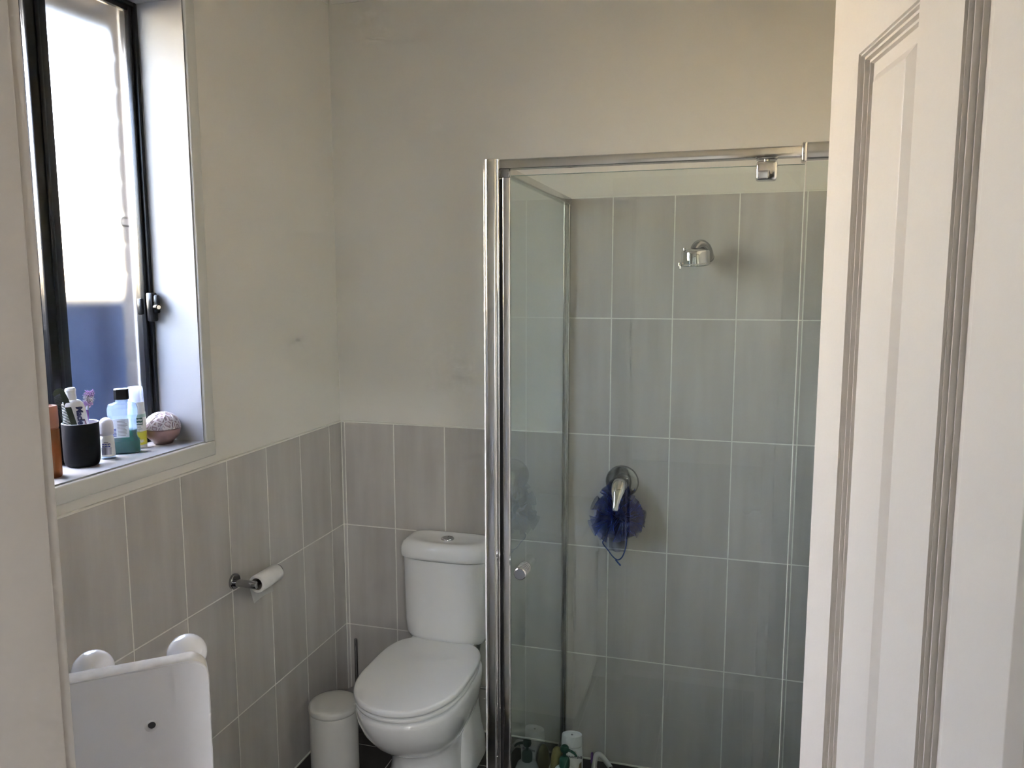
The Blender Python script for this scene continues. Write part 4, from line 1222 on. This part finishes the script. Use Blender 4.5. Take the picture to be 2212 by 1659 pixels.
latheo('cap', [(0.0092, 0.125), (0.0098, 0.126), (0.0094, 0.143), (0.0105, 0.1445), (0.0105, 0.1475), (0.0088, 0.151), (0.004, 0.152)], (0, 0, 0), WHITEP, t, seg=28)
text_obj('lettering', 'Macleans', 0.0165, NAVY, t, frameM((0.0105, -0.0135, 0.113), (0, 0.09, -1), (1, 0, 0)), 0.0022, align='LEFT', shear=0.12, bold=0.0006, xs=1.0)
boxo('blue_band', (0.004, 0.022, -0.0142, -0.010, 0.020, 0.034), NAVY, t, bev=0.001)
bm = bmesh.new()
tube(bm, [(0.0175, -0.0125, 0.085), (0.0195, -0.0115, 0.070), (0.0205, -0.0105, 0.052), (0.0195, -0.0105, 0.036)], [0.0006, 0.0022], 8, 4)
bm_obj('red_swoosh', bm, mat('plum_print', (0.18, 0.03, 0.08), 0.4), t, None, True)
t = bpy.data.objects['toothpaste_tube']; t.scale = (1.16, 1.1, 1.17)
# toothbrush
b0 = CUP + Vector((-0.013, 0.008, 0.026)); tip = CUP + Vector((0.001, 0.031, 0.162))
t = leaner('toothbrush', 'white and purple toothbrush with worn mauve bristles', 'toothbrush', b0, tip)
tubeo('handle', [(0, 0, 0), (0, 0, 0.05), (0, 0.001, 0.085), (0, 0.001, 0.105), (0, 0, 0.150)], [0.0052, 0.0030], WHITEP, t, seg=14, smooth_n=3)
bm = bmesh.new()
loft(bm, [ovt(0.0058, 0.0052, 0.0), ovt(0.0066, 0.0058, 0.05), ovt(0.0066, 0.0055, 0.085), ovt(0.0050, 0.0046, 0.100), ovt(0.0030, 0.0032, 0.108)])
bm_obj('grip', bm, PURPLE, t, None, True, 60)
bm = bmesh.new()
loft(bm, [[(0.0038 * math.cos(2 * PI * k / 20), -0.0068, 0.088 + 0.010 * math.sin(2 * PI * k / 20)) for k in range(20)], [(0.0032 * math.cos(2 * PI * k / 20), -0.0055, 0.088 + 0.009 * math.sin(2 * PI * k / 20)) for k in range(20)]])
bm_obj('thumb_pad', bm, mat('dark_purple_rubber', (0.06, 0.02, 0.13), 0.5), t, None, True, 50)
boxo('brush_head', (-0.0060, 0.0060, -0.0025, 0.0025, 0.122, 0.152), WHITEP, t, bev=0.002)
rb = random.Random(5)
for name, m_, zs in (('mauve_bristles', BRISTLE_P, ((0.121, 0.129), (0.143, 0.153))), ('white_bristles', BRISTLE_W, ((0.129, 0.143),))):
    bm = bmesh.new()
    for z0, z1 in zs:
        for k in range(90):
            p = Vector((rb.uniform(-0.0055, 0.0055), -0.002, rb.uniform(z0, z1)))
            d = Vector((rb.gauss(0, 0.28) + p.x * 110, -0.9, rb.gauss(0, 0.22) + (p.z - 0.137) * 18)).normalized()
            tube(bm, [p, p + d * 0.0060, p + d * 0.0100 + Vector((rb.uniform(-.002, .002), 0, rb.uniform(-.002, .002)))], [0.0011, 0.0009], 5)
    o = bm_obj(name, bm, m_, t, None, True)
    o['kind'] = 'stuff'

# amber bottle
c = (-0.068, -1.246)
t = thing('amber_bottle', 'translucent amber bottle with a peach cap beside the door frame', 'bottle', (c[0], c[1], SZ))
latheo('bottle_body', [(0.0245, 0), (0.0262, 0.003), (0.0265, 0.010), (0.0262, 0.108), (0.0250, 0.111)], (c[0], c[1], SZ), AMBER, t, seg=44)
latheo('neck', [(0.0246, 0.1108), (0.0246, 0.1145)], (c[0], c[1], SZ), mat('brown_gap', (0.20, 0.07, 0.03), 0.4), t, seg=44)
latheo('cap', [(0.0258, 0.1148), (0.0260, 0.117), (0.0257, 0.160), (0.0248, 0.1635), (0.0235, 0.1635), (0.0225, 0.1615), (0.004, 0.1612)], (c[0], c[1], SZ), AMBERCAP, t, seg=44)

# ------------------------------------------------------------------ vanity with the lamp mirror
VZ = 0.83
van = thing('vanity_cabinet', 'white vanity cabinet in the corner beside the doorway', 'cabinet', (0.46, -1.99, ZF))
boxo('cabinet_body', (0.004, 0.90, YF + 0.02, -1.76, ZF + 0.08, VZ - 0.03), CABW, van)
boxo('kickboard', (0.03, 0.88, YF + 0.03, -1.81, ZF, ZF + 0.08), BLACKP, van)
for k in range(2):
    d = boxo('cabinet_door', (0.012 + 0.445 * k, 0.448 + 0.445 * k, -1.7598, -1.742, ZF + 0.09, VZ - 0.04), CABW, van, bev=0.002)
    boxo('handle', (0.41 + 0.075 * k, 0.42 + 0.075 * k, -1.7415, -1.725, 0.55, 0.68), BRUSHED, d, bev=0.003)
bt = tag(boxo('benchtop', (0.002, 0.92, YF + 0.001, -1.735, VZ - 0.028, VZ), BENCH, None, (0.46, -1.99, VZ - 0.028), bev=0.003), 'pale stone benchtop lying on the vanity cabinet', 'benchtop')

a0 = math.radians(40.93)
MT = Vector((0.722, -1.743, 0))       # right end of the board's far top edge
ux = Vector((math.cos(a0), math.sin(a0), 0)); un = Vector((-math.sin(a0), math.cos(a0), 0))   # along the top, towards the window
MZ, MW, THK = 1.201, 0.330, 0.033
mir = local_thing('makeup_mirror', 'white lamp mirror seen from behind, its round bulbs showing above', 'mirror', tuple(MT - ux * MW / 2 + Vector((0, 0, VZ))), (0, 0, a0))
H = MZ - VZ
RC = 0.026
def rr_outline(w, z0, z1, r, n=8):
    pts = []
    for cx, cz, s0 in ((w / 2 - r, z1 - r, 0), (-w / 2 + r, z1 - r, PI / 2), (-w / 2 + r, z0 + r, PI), (w / 2 - r, z0 + r, 1.5 * PI)):
        for k in range(n + 1):
            a = s0 + PI / 2 * k / n
            pts.append((cx + r * math.cos(a), cz + r * math.sin(a)))
    return pts
bm = bmesh.new()
o0 = rr_outline(MW, 0.012, H, RC); o1 = rr_outline(MW - 0.003, 0.0135, H - 0.0015, RC - 0.001)
vr = loft(bm, [[(x, -0.0005, z) for x, z in o1], [(x, -0.002, z) for x, z in o0], [(x, -THK + 0.002, z) for x, z in o0], [(x, -THK, z) for x, z in o1]])
bm.faces.ensure_lookup_table()
board = bm_obj('back_shell', bm, [MIRB, MIRTOP], mir, None, True, 40)
for p in board.data.polygons:
    if p.normal.z > 0.35 and abs(p.normal.y) < 0.3: p.material_index = 1
boxo('mirror_glass', (-MW / 2 + 0.055, MW / 2 - 0.055, 0.0, 0.003, 0.06, H - 0.06), MIRG, mir)
bl = [(-0.10, H - 0.016), (0.02, H - 0.016), (0.14, H - 0.016)] + [(s * 0.136, H - 0.016 - 0.11 * k) for k in (1, 2) for s in (-1, 1)]
for (bx_, bz_) in bl:
    bm = bmesh.new()
    prof = [(0.014, 0.0), (0.014, 0.006)] + [(0.0275 * math.cos(a), 0.030 + 0.0275 * math.sin(a)) for a in [-0.95 + (PI / 2 + 0.95) * k / 12 for k in range(13)]]
    prof[-1] = (0.0005, 0.0575)
    lathe(bm, prof, (bx_, 0, bz_), 32, M=axisM((0, 1, 0)))
    bm_obj('bulb', bm, BULBM, mir, None, True, 80)
latheo('screw_hole', [(0.0050, 0.0), (0.0046, 0.0012)], (0.090, -THK - 0.0002, H - 0.080), mat('dark_hole', (0.05, 0.05, 0.06), 0.7), mir, seg=20, M=axisM((0, -1, 0)))
latheo('hole_rim', [(0.0085, 0.0), (0.0075, 0.0008), (0.0052, 0.0009)], (0.089, -THK - 0.0001, H - 0.081), MIRB, mir, seg=24, M=axisM((0, -1, 0)), cap1=False)
boxo('base', (-0.11, 0.11, -0.075, 0.045, 0.0, 0.014), WHITEP, mir, bev=0.004)

# ------------------------------------------------------------------ bedroom shell behind the camera
bed = struct(boxo('floor_bedroom', (-1.5, 3.9, -6.6, YF - 0.11, -0.15, 0.03), CARPET), 'carpeted bedroom floor outside the doorway')
struct(boxo('ceiling_bedroom', (-1.5, 3.9, -6.6, YF - 0.11, 2.75, 2.85), CEIL), 'bedroom ceiling outside the doorway')
struct(boxo('wall_bedroom_left', (-1.6, -1.5, -6.6, YF, -0.15, 2.85), BEDW), 'bedroom wall on the window side')
struct(boxo('wall_bedroom_right', (3.9, 4.0, -6.6, YF, -0.15, 2.85), BEDW), 'bedroom wall holding the bedroom window')
struct(boxo('wall_bedroom_back', (-1.6, 4.0, -6.7, -6.6, -0.15, 2.85), BEDW), 'bedroom wall behind the viewpoint')

for o in bpy.data.objects:
    for k in ('_at', 'local_frame'):
        if k in o: del o[k]
